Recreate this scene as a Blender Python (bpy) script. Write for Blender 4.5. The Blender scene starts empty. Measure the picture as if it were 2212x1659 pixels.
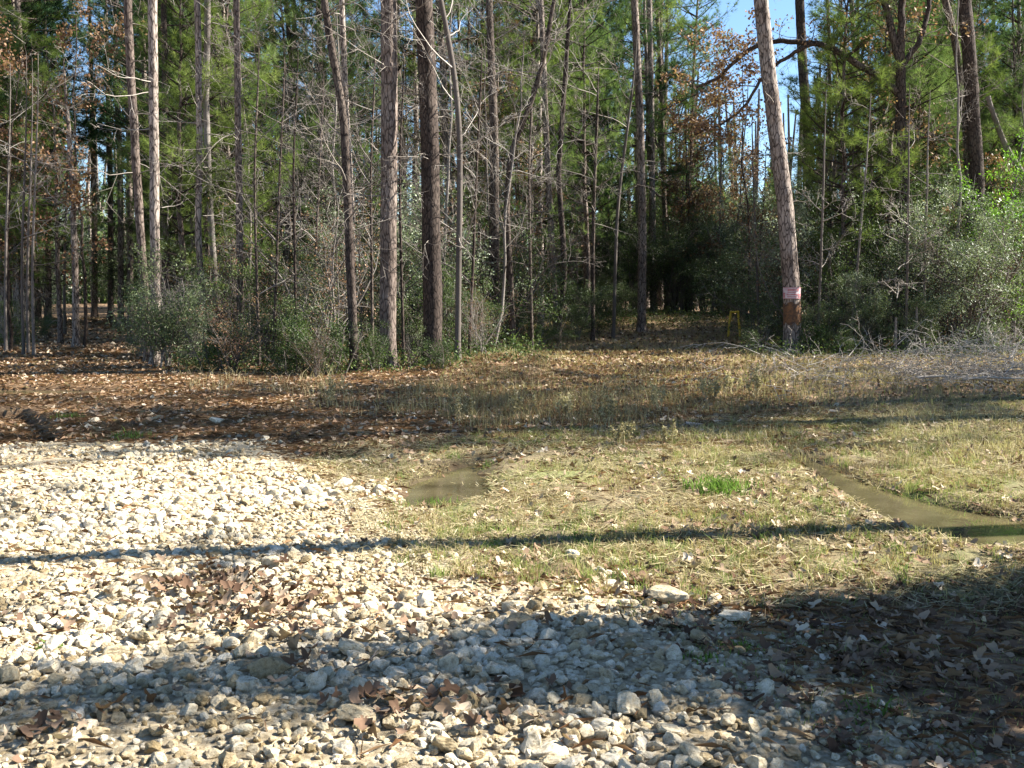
import bpy, math, random
import numpy as np
from math import radians, sin, cos, pi

# ------------------------------------------------------------------ camera, sky, sun, exposure
S = bpy.context.scene
COL = S.collection
TH = math.atan(209 / 2218.0)            # camera pitch below the horizon
CAM_H = 1.6
cam_d = bpy.data.cameras.new('camera'); cam = bpy.data.objects.new('camera', cam_d); COL.objects.link(cam)
cam_d.sensor_width = 36.0; cam_d.lens = 36.0 * 2218 / 2212; cam_d.clip_start = .1; cam_d.clip_end = 2000
cam.location = (0, 0, CAM_H); cam.rotation_euler = (pi / 2 - TH, 0, 0)
S.camera = cam

SUN_AZ, SUN_EL = radians(81), radians(39)
W = bpy.data.worlds.new('World'); S.world = W; W.use_nodes = True
nt = W.node_tree; sky = nt.nodes.new('ShaderNodeTexSky'); sky.sky_type = 'NISHITA'; sky.sun_disc = False
sky.sun_elevation = SUN_EL; sky.sun_rotation = SUN_AZ; sky.air_density = 1.0; sky.dust_density = .0; sky.ozone_density = 5.
bg = nt.nodes['Background']; bg.inputs[1].default_value = .055
nt.links.new(sky.outputs[0], bg.inputs[0])
sd = bpy.data.lights.new('sun', 'SUN'); sd.energy = 5.0; sd.angle = radians(.5); sd.color = (1, .96, .89)
sun = bpy.data.objects.new('sun', sd); COL.objects.link(sun)
sun.rotation_euler = (pi / 2 - SUN_EL, 0, -SUN_AZ + pi)
S.view_settings.view_transform = 'Standard'; S.view_settings.look = 'None'
S.view_settings.exposure = 2.15; S.view_settings.gamma = 1.0
S.cycles.max_bounces = 6; S.cycles.diffuse_bounces = 3; S.cycles.glossy_bounces = 2
S.cycles.transmission_bounces = 4; S.cycles.transparent_max_bounces = 4
S.cycles.sample_clamp_indirect = 6.0

# ------------------------------------------------------------------ measuring helpers (photo seen 2212 px wide)
F = 2218.0
def at(px, py, D):
    u = (px - 1106) / F; v = (829.5 - py) / F
    dy = cos(TH) + v * sin(TH); dz = -sin(TH) + v * cos(TH)
    return np.array((u * D / dy, D, CAM_H + dz * D / dy))
def gnd(px, py):
    u = (px - 1106) / F; v = (829.5 - py) / F
    dz = -sin(TH) + v * cos(TH); t = CAM_H / -dz
    return np.array((u * t, (cos(TH) + v * sin(TH)) * t))
def pxof(x, y):                         # picture column of a ground point
    return 1106 + F * x / (y * cos(TH) + CAM_H * sin(TH))
def poly(pts): return np.array([gnd(*p) for p in pts])
def sdist(P, poly_):                    # signed distance, inside positive
    x, y = P[:, 0], P[:, 1]; n = len(poly_); d = np.full(len(P), 1e9); ins = np.zeros(len(P), bool)
    for i in range(n):
        a = poly_[i]; b = poly_[(i + 1) % n]; ab = b - a
        t = np.clip(((x - a[0]) * ab[0] + (y - a[1]) * ab[1]) / (ab @ ab + 1e-9), 0, 1)
        d = np.minimum(d, np.hypot(x - a[0] - t * ab[0], y - a[1] - t * ab[1]))
        c = ((a[1] > y) != (b[1] > y)); 
        with np.errstate(divide='ignore', invalid='ignore'):
            xi = (b[0] - a[0]) * (y - a[1]) / (b[1] - a[1] + 1e-12) + a[0]
        ins ^= (c & (x < xi))
    return np.where(ins, d, -d)
def hash2(ix, iy, s):
    h = (ix.astype(np.int64) * 374761393 + iy.astype(np.int64) * 668265263 + s * 1442695041) & 0xffffffff
    h = ((h ^ (h >> 13)) * 1274126177) & 0xffffffff
    return ((h ^ (h >> 16)) & 0xffff) / 65535.0
def vn(x, y, s=0):
    ix = np.floor(x); iy = np.floor(y); fx = x - ix; fy = y - iy
    fx = fx * fx * (3 - 2 * fx); fy = fy * fy * (3 - 2 * fy)
    a = hash2(ix, iy, s); b = hash2(ix + 1, iy, s); c = hash2(ix, iy + 1, s); d = hash2(ix + 1, iy + 1, s)
    return (a + (b - a) * fx) + ((c + (d - c) * fx) - (a + (b - a) * fx)) * fy - .5
def sstep(a, b, x):
    t = np.clip((x - a) / (b - a), 0, 1); return t * t * (3 - 2 * t)

GRAVEL = poly([(-900, 945), (0, 952), (300, 955), (560, 948), (640, 990), (760, 1050), (880, 1105), (960, 1150), (1010, 1205), (1060, 1265), (1180, 1285), (1400, 1280), (1590, 1325), (1700, 1400), (1850, 1490), (2000, 1570), (2200, 1680), (2600, 1900), (1106, 2600), (-1500, 2600), (-2500, 1300)])
GRASS = poly([(930, 1230), (860, 1075), (650, 985), (1000, 945), (1300, 930), (1700, 905), (2000, 880), (2500, 870), (3000, 1300), (2250, 1330), (1750, 1300), (1350, 1270)])
PUD1 = poly([(880, 1082), (868, 1055), (900, 1030), (960, 1012), (985, 1000), (1020, 995), (1030, 1003), (1040, 1015), (1045, 1030), (1050, 1060), (1000, 1078), (940, 1084)])
PUD2 = poly([(1735, 978), (1790, 1003), (1850, 1030), (1950, 1062), (2060, 1090), (2212, 1115), (2400, 1140), (2400, 1185), (2212, 1165), (2110, 1172), (2010, 1140), (1920, 1110), (1850, 1065), (1790, 1030), (1745, 1000)])
PUD3 = poly([(-150, 838), (60, 836), (230, 838), (250, 846), (150, 852), (-150, 856)])
PUD4 = poly([(640, 972), (720, 975), (760, 985), (720, 998), (650, 992)])
RUTL = poly([(-1200, 890), (60, 880), (100, 905), (140, 950), (60, 958), (-1200, 965)])
def height(x, y):
    x = np.asarray(x, float); y = np.asarray(y, float); P = np.stack([x, y], 1)
    h = .05 * vn(x / 2.5, y / 2.5, 1) + .03 * vn(x / .9, y / .9, 2) + .35 * vn(x / 22, y / 22, 3) * sstep(20, 60, y)
    h = h + .6 * sstep(28, 41, y) * np.exp(-((x - 6.0) / 6) ** 2) + .25 * sstep(27, 45, y) * np.exp(-((x + .41 * y) / 4) ** 2)
    near = (y > 1) & (y < 26) & (np.abs(x) < 22)
    if near.any():
        Q = P[near]; hn = h[near]
        wob = .05 * vn(Q[:, 0] / .25, Q[:, 1] / .25, 7)
        for pg, dep in ((PUD1, .09), (PUD2, .12), (PUD3, .10), (PUD4, .06)):
            hn = hn * (1 - .8 * sstep(-.5, 0, sdist(Q, pg))) - dep * sstep(-.22, .16, sdist(Q, pg) + wob)
        hn -= .16 * sstep(-.04, .06, sdist(Q, RUTL) + wob)
        g = sdist(Q, GRAVEL); hn += .03 * sstep(-.3, .8, g)
        c = gnd(1100, 800); hn += .30 * np.exp(-((Q[:, 0] - c[0]) ** 2 / 1.2 ** 2 + (Q[:, 1] - c[1]) ** 2 / 2.2 ** 2))
        c = gnd(1950, 850); hn += .16 * np.exp(-((Q[:, 0] - c[0]) ** 2 / 3.0 ** 2 + (Q[:, 1] - c[1]) ** 2 / 1.6 ** 2))
        h[near] = hn
    return h
def h1(x, y): return float(height([x], [y])[0])

# ------------------------------------------------------------------ mesh helpers
class MB:
    def __init__(s): s.V = []; s.Fa = []; s.n = 0; s.T = []
    def add(s, V, F_, mi=0, tint=0.5):
        V = np.asarray(V, np.float32).reshape(-1, 3)
        s.V.append(V); s.Fa.append((np.asarray(F_, np.int64) + s.n, mi))
        t = np.broadcast_to(np.asarray(tint, np.float32), (len(V),)) if np.ndim(tint) == 0 else np.asarray(tint, np.float32)
        s.T.append(t); s.n += len(V)
    def mesh(s, name, mats, smooth=True, attrs=None):
        me = bpy.data.meshes.new(name)
        V = np.concatenate(s.V); me.vertices.add(len(V)); me.vertices.foreach_set('co', V.ravel())
        ls = [f.shape[1] * f.shape[0] for f, _ in s.Fa]
        me.loops.add(sum(ls)); me.loops.foreach_set('vertex_index', np.concatenate([f.ravel() for f, _ in s.Fa]).astype(np.int32))
        cnt = np.concatenate([np.full(len(f), f.shape[1]) for f, _ in s.Fa]); st = np.concatenate([[0], np.cumsum(cnt)[:-1]])
        me.polygons.add(len(cnt)); me.polygons.foreach_set('loop_start', st.astype(np.int32))
        mi = np.concatenate([np.full(len(f), m) for f, m in s.Fa])
        me.polygons.foreach_set('material_index', mi.astype(np.int32))
        me.polygons.foreach_set('use_smooth', np.full(len(cnt), smooth))
        a = me.attributes.new('tint', 'FLOAT', 'POINT'); a.data.foreach_set('value', np.concatenate(s.T))
        for k, v in (attrs or {}).items():
            a = me.attributes.new(k, 'FLOAT', 'POINT'); a.data.foreach_set('value', np.asarray(v, np.float32))
        me.update(calc_edges=True)
        for m in mats: me.materials.append(m)
        return me
def ob(name, me, parent=None, loc=(0, 0, 0), rz=0, sc=1):
    o = bpy.data.objects.new(name, me); COL.objects.link(o); o.location = loc; o.rotation_euler = (0, 0, rz)
    o.scale = (sc, sc, sc) if np.ndim(sc) == 0 else sc
    if parent: o.parent = parent
    return o
def tag(o, label=None, cat=None, group=None, kind=None):
    for k, v in (('label', label), ('category', cat), ('group', group), ('kind', kind)):
        if v: o[k] = v
    return o
def tube(P, R, k=6, cap=False, rough=None):
    P = np.asarray(P, float); R = np.asarray(R, float); n = len(P)
    T = np.gradient(P, axis=0); T /= np.linalg.norm(T, axis=1)[:, None] + 1e-9
    ref = np.array((0, 0, 1.)) if abs(T[:, 2]).mean() < .75 else np.array((1., 0, 0))
    A = np.cross(T, ref); A /= np.linalg.norm(A, axis=1)[:, None] + 1e-9; B = np.cross(T, A)
    an = np.arange(k) * 2 * pi / k
    RR = R[:, None] * np.ones(k) if rough is None else R[:, None] * rough
    V = P[:, None, :] + RR[:, :, None] * (cos_(an)[None, :, None] * A[:, None, :] + sin_(an)[None, :, None] * B[:, None, :])
    V = V.reshape(-1, 3)
    i = np.arange(n - 1)[:, None] * k; j = np.arange(k)[None, :]; j2 = (j + 1) % k
    Fq = np.stack([i + j, i + j2, i + k + j2, i + k + j], -1).reshape(-1, 4)
    return V, Fq
cos_, sin_ = np.cos, np.sin
def unit(v): return v / (np.linalg.norm(v, axis=-1, keepdims=True) + 1e-9)

def grow(mb, rng, p, d, L, r, level, cfg, tips, mi=0, tint=.5):
    """one limb and, recursively, its side limbs; tips collects twig ends"""
    n = max(3, int(L / cfg.get('seg', .35)) + 2) if level < 2 else 4
    n = min(n, 14)
    P = [np.array(p, float)]; d = unit(np.array(d, float)); D = [d]
    up = cfg.get('up', .05) * (1 if level else 1)
    for i in range(n - 1):
        d = unit(d + rng.normal(0, cfg.get('wig', .16), 3) + np.array((0, 0, up))); P.append(P[-1] + d * L / (n - 1)); D.append(d)
    R = r * (1 - .8 * np.linspace(0, 1, n)) + .0008
    k = 8 if r > .05 else 5 if r > .02 else 3
    V, Fq = tube(P, R, k); mb.add(V, Fq, mi, tint)
    P = np.array(P)
    if level >= cfg['levels']:
        for t in (.35, .6, .8, 1.): 
            q = t * (n - 1); i = min(int(q), n - 2); tips.append((P[i] + (P[i + 1] - P[i]) * (q - i), D[min(i + 1, n - 1)]))
        return
    nb = cfg['nb'][min(level, len(cfg['nb']) - 1)]
    for j in range(nb):
        t = cfg.get('t0', .25) + (1 - cfg.get('t0', .25)) * (j + rng.random()) / nb
        q = t * (n - 1); i = min(int(q), n - 2); pos = P[i] + (P[i + 1] - P[i]) * (q - i); pd = D[i + 1]
        side = unit(np.cross(pd, unit(rng.normal(0, 1, 3)))); ang = radians(rng.uniform(*cfg.get('ang', (30, 65))))
        cd = pd * cos(ang) + side * sin(ang)
        grow(mb, rng, pos, cd, L * cfg.get('ratio', .5) * rng.uniform(.6, 1.1) * (1.1 - .5 * t), max(r * .45 * (1.1 - .7 * t), .0035), level + 1, cfg, tips, mi, tint)

def leaves(mb, rng, C, L, Wd, mi=0, tint=None, flat=.0, lean=None):
    C = np.asarray(C); n = len(C)
    a = rng.normal(0, 1, (n, 3)); a[:, 2] *= (1 - flat); a = unit(a)
    b = unit(np.cross(a, unit(rng.normal(0, 1, (n, 3)) + np.array((0, 0, flat * 3)))))
    s = rng.uniform(.6, 1.25, n)[:, None]
    V = np.stack([C - a * L * s / 2, C + b * Wd * s / 2 , C + a * L * s / 2, C - b * Wd * s / 2], 1).reshape(-1, 3)
    if tint is None: tint = rng.random(n)
    mb.add(V, np.arange(n * 4).reshape(n, 4), mi, np.repeat(tint, 4))
def tufts(mb, rng, C, Dr, nn, L, w, mi=0, spread=.8, tint=None):
    C = np.asarray(C); Dr = np.asarray(Dr); n = len(C)
    if tint is None: tint = np.clip(rng.normal(.5, .2, n), 0, 1)
    d = unit(Dr[:, None, :] * .75 + rng.normal(0, spread * .6, (n, nn, 3)) + np.array((0, 0, .05)))
    s = unit(np.cross(d, rng.normal(0, 1, (n, nn, 3)))) * w / 2
    base = C[:, None, :] + d * .01
    ll = L * rng.uniform(.7, 1.1, (n, nn, 1))
    V = np.stack([base - s, base + s, base + d * ll + rng.normal(0, .01, (n, nn, 3))], 2).reshape(-1, 3)
    mb.add(V, np.arange(n * nn * 3).reshape(-1, 3), mi, np.repeat(tint, nn * 3))

# ------------------------------------------------------------------ materials
def mat(name):
    m = bpy.data.materials.new(name); m.use_nodes = True; t = m.node_tree; t.nodes.clear()
    out = t.nodes.new('ShaderNodeOutputMaterial'); return m, t, out
def N(t, ty, **kw):
    n = t.nodes.new(ty)
    for k, v in kw.items():
        if k.startswith('_'): setattr(n, k[1:], v)
        else: n.inputs[k].default_value = v
    return n
def ramp(t, fac, stops):
    r = t.nodes.new('ShaderNodeValToRGB'); e = r.color_ramp.elements
    while len(e) < len(stops): e.new(.5)
    for el, (p, c) in zip(e, stops): el.position = p; el.color = (*c, 1)
    t.links.new(fac, r.inputs[0]); return r.outputs[0]
def mixc(t, f, a, b, mode='MIX'):
    m = t.nodes.new('ShaderNodeMix'); m.data_type = 'RGBA'; m.blend_type = mode
    for s, i in ((f, 0), (a, 6), (b, 7)):
        if hasattr(s, 'links'): t.links.new(s, m.inputs[i])
        elif i == 0: m.inputs[0].default_value = s
        else: m.inputs[i].default_value = (*s, 1)
    return m.outputs[2]
def math_(t, op, a, b=0., c=None):
    m = t.nodes.new('ShaderNodeMath'); m.operation = op; m.use_clamp = False
    for s, i in ((a, 0), (b, 1)) + (((c, 2),) if c is not None else ()):
        if hasattr(s, 'links'): t.links.new(s, m.inputs[i])
        else: m.inputs[i].default_value = s
    return m.outputs[0]
def attr(t, nm): return N(t, 'ShaderNodeAttribute', _attribute_name=nm).outputs['Fac']
def foliage(name, stops, trans=.35, gloss=.0, rough=.5):
    m, t, out = mat(name); ti = attr(t, 'tint')
    oi = t.nodes.new('ShaderNodeObjectInfo')
    f = math_(t, 'ADD', ti, math_(t, 'MULTIPLY', math_(t, 'SUBTRACT', oi.outputs['Random'], .5), .25))
    c = ramp(t, f, stops)
    d = N(t, 'ShaderNodeBsdfPrincipled', Roughness=rough); d.inputs['Specular IOR Level'].default_value = gloss
    t.links.new(c, d.inputs['Base Color'])
    tr = N(t, 'ShaderNodeBsdfTranslucent'); c2 = mixc(t, 1., c, (1., 1.1, .65), 'MULTIPLY'); t.links.new(c2, tr.inputs[0])
    mx = N(t, 'ShaderNodeMixShader'); mx.inputs[0].default_value = trans
    t.links.new(d.outputs[0], mx.inputs[1]); t.links.new(tr.outputs[0], mx.inputs[2]); t.links.new(mx.outputs[0], out.inputs[0])
    return m
def bark(name, c_dark, c_mid, c_lite, sc=(9, 9, 2.5), bump=.6, plates=True):
    m, t, out = mat(name); tc = t.nodes.new('ShaderNodeTexCoord')
    mp = N(t, 'ShaderNodeMapping'); mp.inputs['Scale'].default_value = sc; t.links.new(tc.outputs['Object'], mp.inputs[0])
    ns = N(t, 'ShaderNodeTexNoise', Scale=1.2, Detail=5.); t.links.new(mp.outputs[0], ns.inputs['Vector'])
    wv = t.nodes.new('ShaderNodeVectorMath'); wv.operation = 'ADD'; t.links.new(mp.outputs[0], wv.inputs[0])
    sc3 = t.nodes.new('ShaderNodeVectorMath'); sc3.operation = 'SCALE'; sc3.inputs[3].default_value = .7; t.links.new(ns.outputs['Color'], sc3.inputs[0]); t.links.new(sc3.outputs[0], wv.inputs[1])
    vo = N(t, 'ShaderNodeTexVoronoi', _feature='DISTANCE_TO_EDGE', Scale=1.6); t.links.new(wv.outputs[0], vo.inputs['Vector'])
    crack = ramp(t, vo.outputs[0], [(0, (0, 0, 0)), (.14, (1, 1, 1))])
    n2 = N(t, 'ShaderNodeTexNoise', Scale=5., Detail=6., Roughness=.7); t.links.new(mp.outputs[0], n2.inputs['Vector'])
    n3 = N(t, 'ShaderNodeTexNoise', Scale=.7, Detail=2.); t.links.new(tc.outputs['Object'], n3.inputs['Vector'])
    oi = t.nodes.new('ShaderNodeObjectInfo')
    f = math_(t, 'ADD', math_(t, 'MULTIPLY', n2.outputs[0], .6), math_(t, 'ADD', math_(t, 'MULTIPLY', n3.outputs[0], .5), math_(t, 'MULTIPLY', math_(t, 'SUBTRACT', oi.outputs['Random'], .5), .2)))
    c = ramp(t, f, [(.3, c_dark), (.52, c_mid), (.72, c_lite)])
    if plates: c = mixc(t, crack, tuple(x * .6 for x in c_dark), c)
    b = N(t, 'ShaderNodeBsdfPrincipled', Roughness=.9); b.inputs['Specular IOR Level'].default_value = .15
    t.links.new(c, b.inputs['Base Color'])
    bp = N(t, 'ShaderNodeBump', Strength=bump, Distance=.007)
    hh = math_(t, 'ADD', math_(t, 'MULTIPLY', crack, .8 if plates else .1), math_(t, 'MULTIPLY', n2.outputs[0], .5)); t.links.new(hh, bp.inputs['Height'])
    t.links.new(bp.outputs[0], b.inputs['Normal']); t.links.new(b.outputs[0], out.inputs[0]); return m
M = {}
M['pine_bark'] = bark('pine_bark', (.06, .043, .034), (.175, .135, .11), (.42, .355, .30))
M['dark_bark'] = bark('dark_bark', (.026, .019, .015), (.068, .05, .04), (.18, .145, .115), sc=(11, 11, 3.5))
M['grey_bark'] = bark('grey_bark', (.06, .05, .042), (.12, .10, .085), (.26, .23, .20), sc=(14, 14, 7), bump=.4, plates=False)
M['twig'] = bark('twig', (.05, .042, .034), (.11, .093, .078), (.22, .195, .17), sc=(20, 20, 8), bump=.1, plates=False)
M['dead_twig'] = bark('dead_twig', (.12, .10, .08), (.22, .19, .16), (.38, .34, .29), sc=(20, 20, 8), bump=.1, plates=False)
M['needles'] = foliage('needles', [(0, (.036, .062, .028)), (.5, (.12, .175, .065)), (1, (.28, .34, .14))], .42)
M['needles_bright'] = foliage('needles_bright', [(0, (.06, .09, .022)), (.5, (.15, .20, .055)), (1, (.28, .33, .11))], .35)
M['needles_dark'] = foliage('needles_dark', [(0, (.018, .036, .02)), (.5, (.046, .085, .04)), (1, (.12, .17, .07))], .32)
M['needles_rust'] = foliage('needles_rust', [(0, (.10, .045, .018)), (.5, (.17, .085, .035)), (1, (.24, .14, .06))], .25)
M['leaf_grey'] = foliage('leaf_grey', [(0, (.03, .05, .02)), (.5, (.095, .125, .05)), (1, (.22, .26, .13))], .25, .2, .5)
M['leaf_silver'] = foliage('leaf_silver', [(0, (.08, .10, .055)), (.5, (.21, .25, .15)), (1, (.42, .46, .32))], .25, .25, .5)
M['leaf_green'] = foliage('leaf_green', [(0, (.02, .038, .012)), (.5, (.055, .085, .025)), (1, (.13, .17, .055))], .3, .15, .5)
M['leaf_lime'] = foliage('leaf_lime', [(0, (.07, .16, .015)), (.5, (.13, .27, .025)), (1, (.22, .36, .05))], .4, .3, .4)
M['leaf_brown'] = foliage('leaf_brown', [(0, (.10, .05, .03)), (.5, (.22, .12, .07)), (1, (.42, .27, .16))], .3, .1)
M['straw'] = foliage('straw', [(0, (.16, .13, .07)), (.5, (.34, .28, .16)), (1, (.55, .48, .30))], .3)
M['grass'] = foliage('grass', [(0, (.22, .15, .085)), (.3, (.38, .29, .17)), (.5, (.37, .33, .16)), (.68, (.25, .27, .10)), (1, (.14, .21, .055))], .35)
M['lush'] = foliage('lush', [(0, (.08, .13, .03)), (.5, (.13, .21, .045)), (1, (.24, .33, .09))], .35)
M['litter'] = foliage('litter', [(0, (.075, .045, .03)), (.35, (.19, .12, .078)), (.7, (.36, .27, .185)), (1, (.58, .49, .37))], .15)
M['pine_straw'] = foliage('pine_straw', [(0, (.12, .06, .03)), (.5, (.25, .14, .07)), (1, (.44, .31, .18))], .1)

def ground_mat():
    m, t, out = mat('forest_ground'); tc = t.nodes.new('ShaderNodeTexCoord'); co = tc.outputs['Object']
    def noise(s, d=6., r=.6, v=None):
        n = N(t, 'ShaderNodeTexNoise', Scale=s, Detail=d, Roughness=r); t.links.new(v or co, n.inputs['Vector']); return n.outputs[0]
    soil = ramp(t, noise(9, 8, .75), [(.3, (.11, .075, .045)), (.5, (.22, .16, .10)), (.7, (.36, .28, .18))])
    stones = ramp(t, noise(24, 4, .7), [(.35, (.22, .17, .10)), (.55, (.42, .34, .22)), (.7, (.58, .52, .40))])
    mp = N(t, 'ShaderNodeMapping'); mp.inputs['Scale'].default_value = (.5, 1.3, 1); t.links.new(co, mp.inputs[0])
    lit = ramp(t, noise(14, 8, .8, mp.outputs[0]), [(.32, (.06, .035, .02)), (.46, (.165, .10, .055)), (.58, (.28, .19, .11)), (.7, (.48, .37, .25))])
    gr = ramp(t, noise(11, 8, .8), [(.3, (.06, .045, .026)), (.45, (.14, .105, .058)), (.6, (.25, .20, .11)), (.75, (.38, .31, .19))])
    grn = ramp(t, noise(17, 6, .8), [(.3, (.07, .10, .025)), (.6, (.20, .26, .07))])
    gr = mixc(t, ramp(t, noise(.9, 5, .6), [(.5, (0, 0, 0)), (.66, (.55, .55, .55))]), gr, grn)
    nb = noise(2.5, 6, .7)
    def w(a): return ramp(t, math_(t, 'ADD', attr(t, a), math_(t, 'MULTIPLY', math_(t, 'SUBTRACT', nb, .5), .9)), [(.42, (0, 0, 0)), (.58, (1, 1, 1))])
    c = mixc(t, w('litter'), soil, lit); c = mixc(t, w('grass'), c, gr); c = mixc(t, w('gravel'), c, stones)
    c = mixc(t, attr(t, 'wet'), c, mixc(t, 1., c, (.38, .36, .32), 'MULTIPLY'))
    b = N(t, 'ShaderNodeBsdfPrincipled', Roughness=.92); b.inputs['Specular IOR Level'].default_value = .2
    t.links.new(c, b.inputs['Base Color'])
    bp = N(t, 'ShaderNodeBump', Strength=1., Distance=.02)
    t.links.new(math_(t, 'ADD', noise(22, 8, .8), math_(t, 'MULTIPLY', noise(5, 4), .9)), bp.inputs['Height'])
    t.links.new(bp.outputs[0], b.inputs['Normal']); t.links.new(b.outputs[0], out.inputs[0]); return m
def stone_mat():
    m, t, out = mat('limestone'); tc = t.nodes.new('ShaderNodeTexCoord'); co = tc.outputs['Object']
    ti = attr(t, 'tint')
    c = ramp(t, ti, [(0, (.26, .20, .11)), (.25, (.42, .34, .215)), (.5, (.54, .47, .34)), (1, (.66, .60, .49))])
    n = N(t, 'ShaderNodeTexNoise', Scale=30., Detail=8., Roughness=.75); t.links.new(co, n.inputs['Vector'])
    n2 = N(t, 'ShaderNodeTexNoise', Scale=90., Detail=4., Roughness=.8); t.links.new(co, n2.inputs['Vector'])
    st = ramp(t, n.outputs[0], [(.34, (.42, .36, .27)), (.5, (.85, .82, .76)), (.68, (1.1, 1.1, 1.1))])
    c = mixc(t, 1., c, st, 'MULTIPLY')
    c = mixc(t, 1., c, ramp(t, n2.outputs[0], [(.32, (.5, .46, .42)), (.45, (1, 1, 1))]), 'MULTIPLY')
    b = N(t, 'ShaderNodeBsdfPrincipled', Roughness=.9); b.inputs['Specular IOR Level'].default_value = .2
    t.links.new(c, b.inputs['Base Color'])
    bp = N(t, 'ShaderNodeBump', Strength=.9, Distance=.008)
    t.links.new(math_(t, 'ADD', n.outputs[0], math_(t, 'MULTIPLY', n2.outputs[0], .5)), bp.inputs['Height'])
    t.links.new(bp.outputs[0], b.inputs['Normal']); t.links.new(b.outputs[0], out.inputs[0]); return m
def water_mat():
    m, t, out = mat('muddy_water'); tc = t.nodes.new('ShaderNodeTexCoord')
    n = N(t, 'ShaderNodeTexNoise', Scale=3., Detail=5.); t.links.new(tc.outputs['Object'], n.inputs['Vector'])
    b = N(t, 'ShaderNodeBsdfPrincipled', Roughness=.03, IOR=1.33)
    t.links.new(ramp(t, n.outputs[0], [(.3, (.045, .037, .018)), (.7, (.10, .084, .043))]), b.inputs['Base Color'])
    n2 = N(t, 'ShaderNodeTexNoise', Scale=14., Detail=3.); t.links.new(tc.outputs['Object'], n2.inputs['Vector'])
    bp = N(t, 'ShaderNodeBump', Strength=.06, Distance=.02); t.links.new(n2.outputs[0], bp.inputs['Height']); t.links.new(bp.outputs[0], b.inputs['Normal'])
    t.links.new(b.outputs[0], out.inputs[0]); return m
M['ground'] = ground_mat(); M['stone'] = stone_mat(); M['water'] = water_mat()
def plain(name, c, rough=.6, c2=None, sc=20):
    m, t, out = mat(name); b = N(t, 'ShaderNodeBsdfPrincipled', Roughness=rough)
    tc = t.nodes.new('ShaderNodeTexCoord'); n = N(t, 'ShaderNodeTexNoise', Scale=float(sc), Detail=6., Roughness=.7); t.links.new(tc.outputs['Object'], n.inputs['Vector'])
    t.links.new(ramp(t, n.outputs[0], [(.4, c), (.62, c2 or tuple(x * .75 for x in c))]), b.inputs['Base Color'])
    t.links.new(b.outputs[0], out.inputs[0]); return m
M['yellow'] = plain('yellow_paint', (.75, .52, .04), .5, (.60, .38, .04))
M['sign_white'] = plain('faded_sign', (.52, .46, .46), .5, (.42, .28, .30), 9)
M['sign_red'] = plain('faded_red', (.36, .10, .11), .5, (.42, .22, .22), 12)
M['boundary_paint'] = plain('boundary_paint', (.045, .028, .02), .9, (.19, .085, .03), 9)
M['yellow_bark'] = plain('yellow_boundary_paint', (.52, .36, .05), .8, (.20, .14, .06), 14)

# ------------------------------------------------------------------ ground
def axis(lo, hi, step, far_lo, far_hi, g=1.13):
    a = list(np.arange(lo, hi + 1e-6, step)); s = step; x = hi
    while x < far_hi: s *= g; x += s; a.append(x)
    s = step; x = lo; pre = []
    while x > far_lo: s *= g; x -= s; pre.append(x)
    return np.array(pre[::-1] + a)
gx = axis(-9, 10, .055, -600, 600); gy = axis(2.2, 17, .05, -300, 900)
X, Y = np.meshgrid(gx, gy); x = X.ravel(); y = Y.ravel(); hz = height(x, y)
hz += .05 * vn(x / .3, y / .3, 13) * sstep(-.3, .4, sdist(np.stack([x, y], 1), GRASS)) + (.022 * vn(x / .14, y / .14, 11) + .012 * vn(x / .07, y / .07, 12)) * sstep(26, 18, y) * sstep(-12, -8, -np.abs(x))
nx, ny = len(gx), len(gy); i = np.arange(ny - 1)[:, None] * nx; j = np.arange(nx - 1)[None, :]
Fg = np.stack([i + j, i + j + 1, i + nx + j + 1, i + nx + j], -1).reshape(-1, 4)
P2 = np.stack([x, y], 1); sg = sdist(P2, GRAVEL); sgr = sdist(P2, GRASS)
wet = np.zeros(len(x))
for pg in (PUD1, PUD2, PUD3, PUD4): wet = np.maximum(wet, sstep(-.35, .02, sdist(P2, pg)))
wet = np.maximum(wet, .6 * sstep(-.05, .05, sdist(P2, RUTL)))
gb = MB(); gb.add(np.stack([x, y, hz], 1), Fg, 0)
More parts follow.
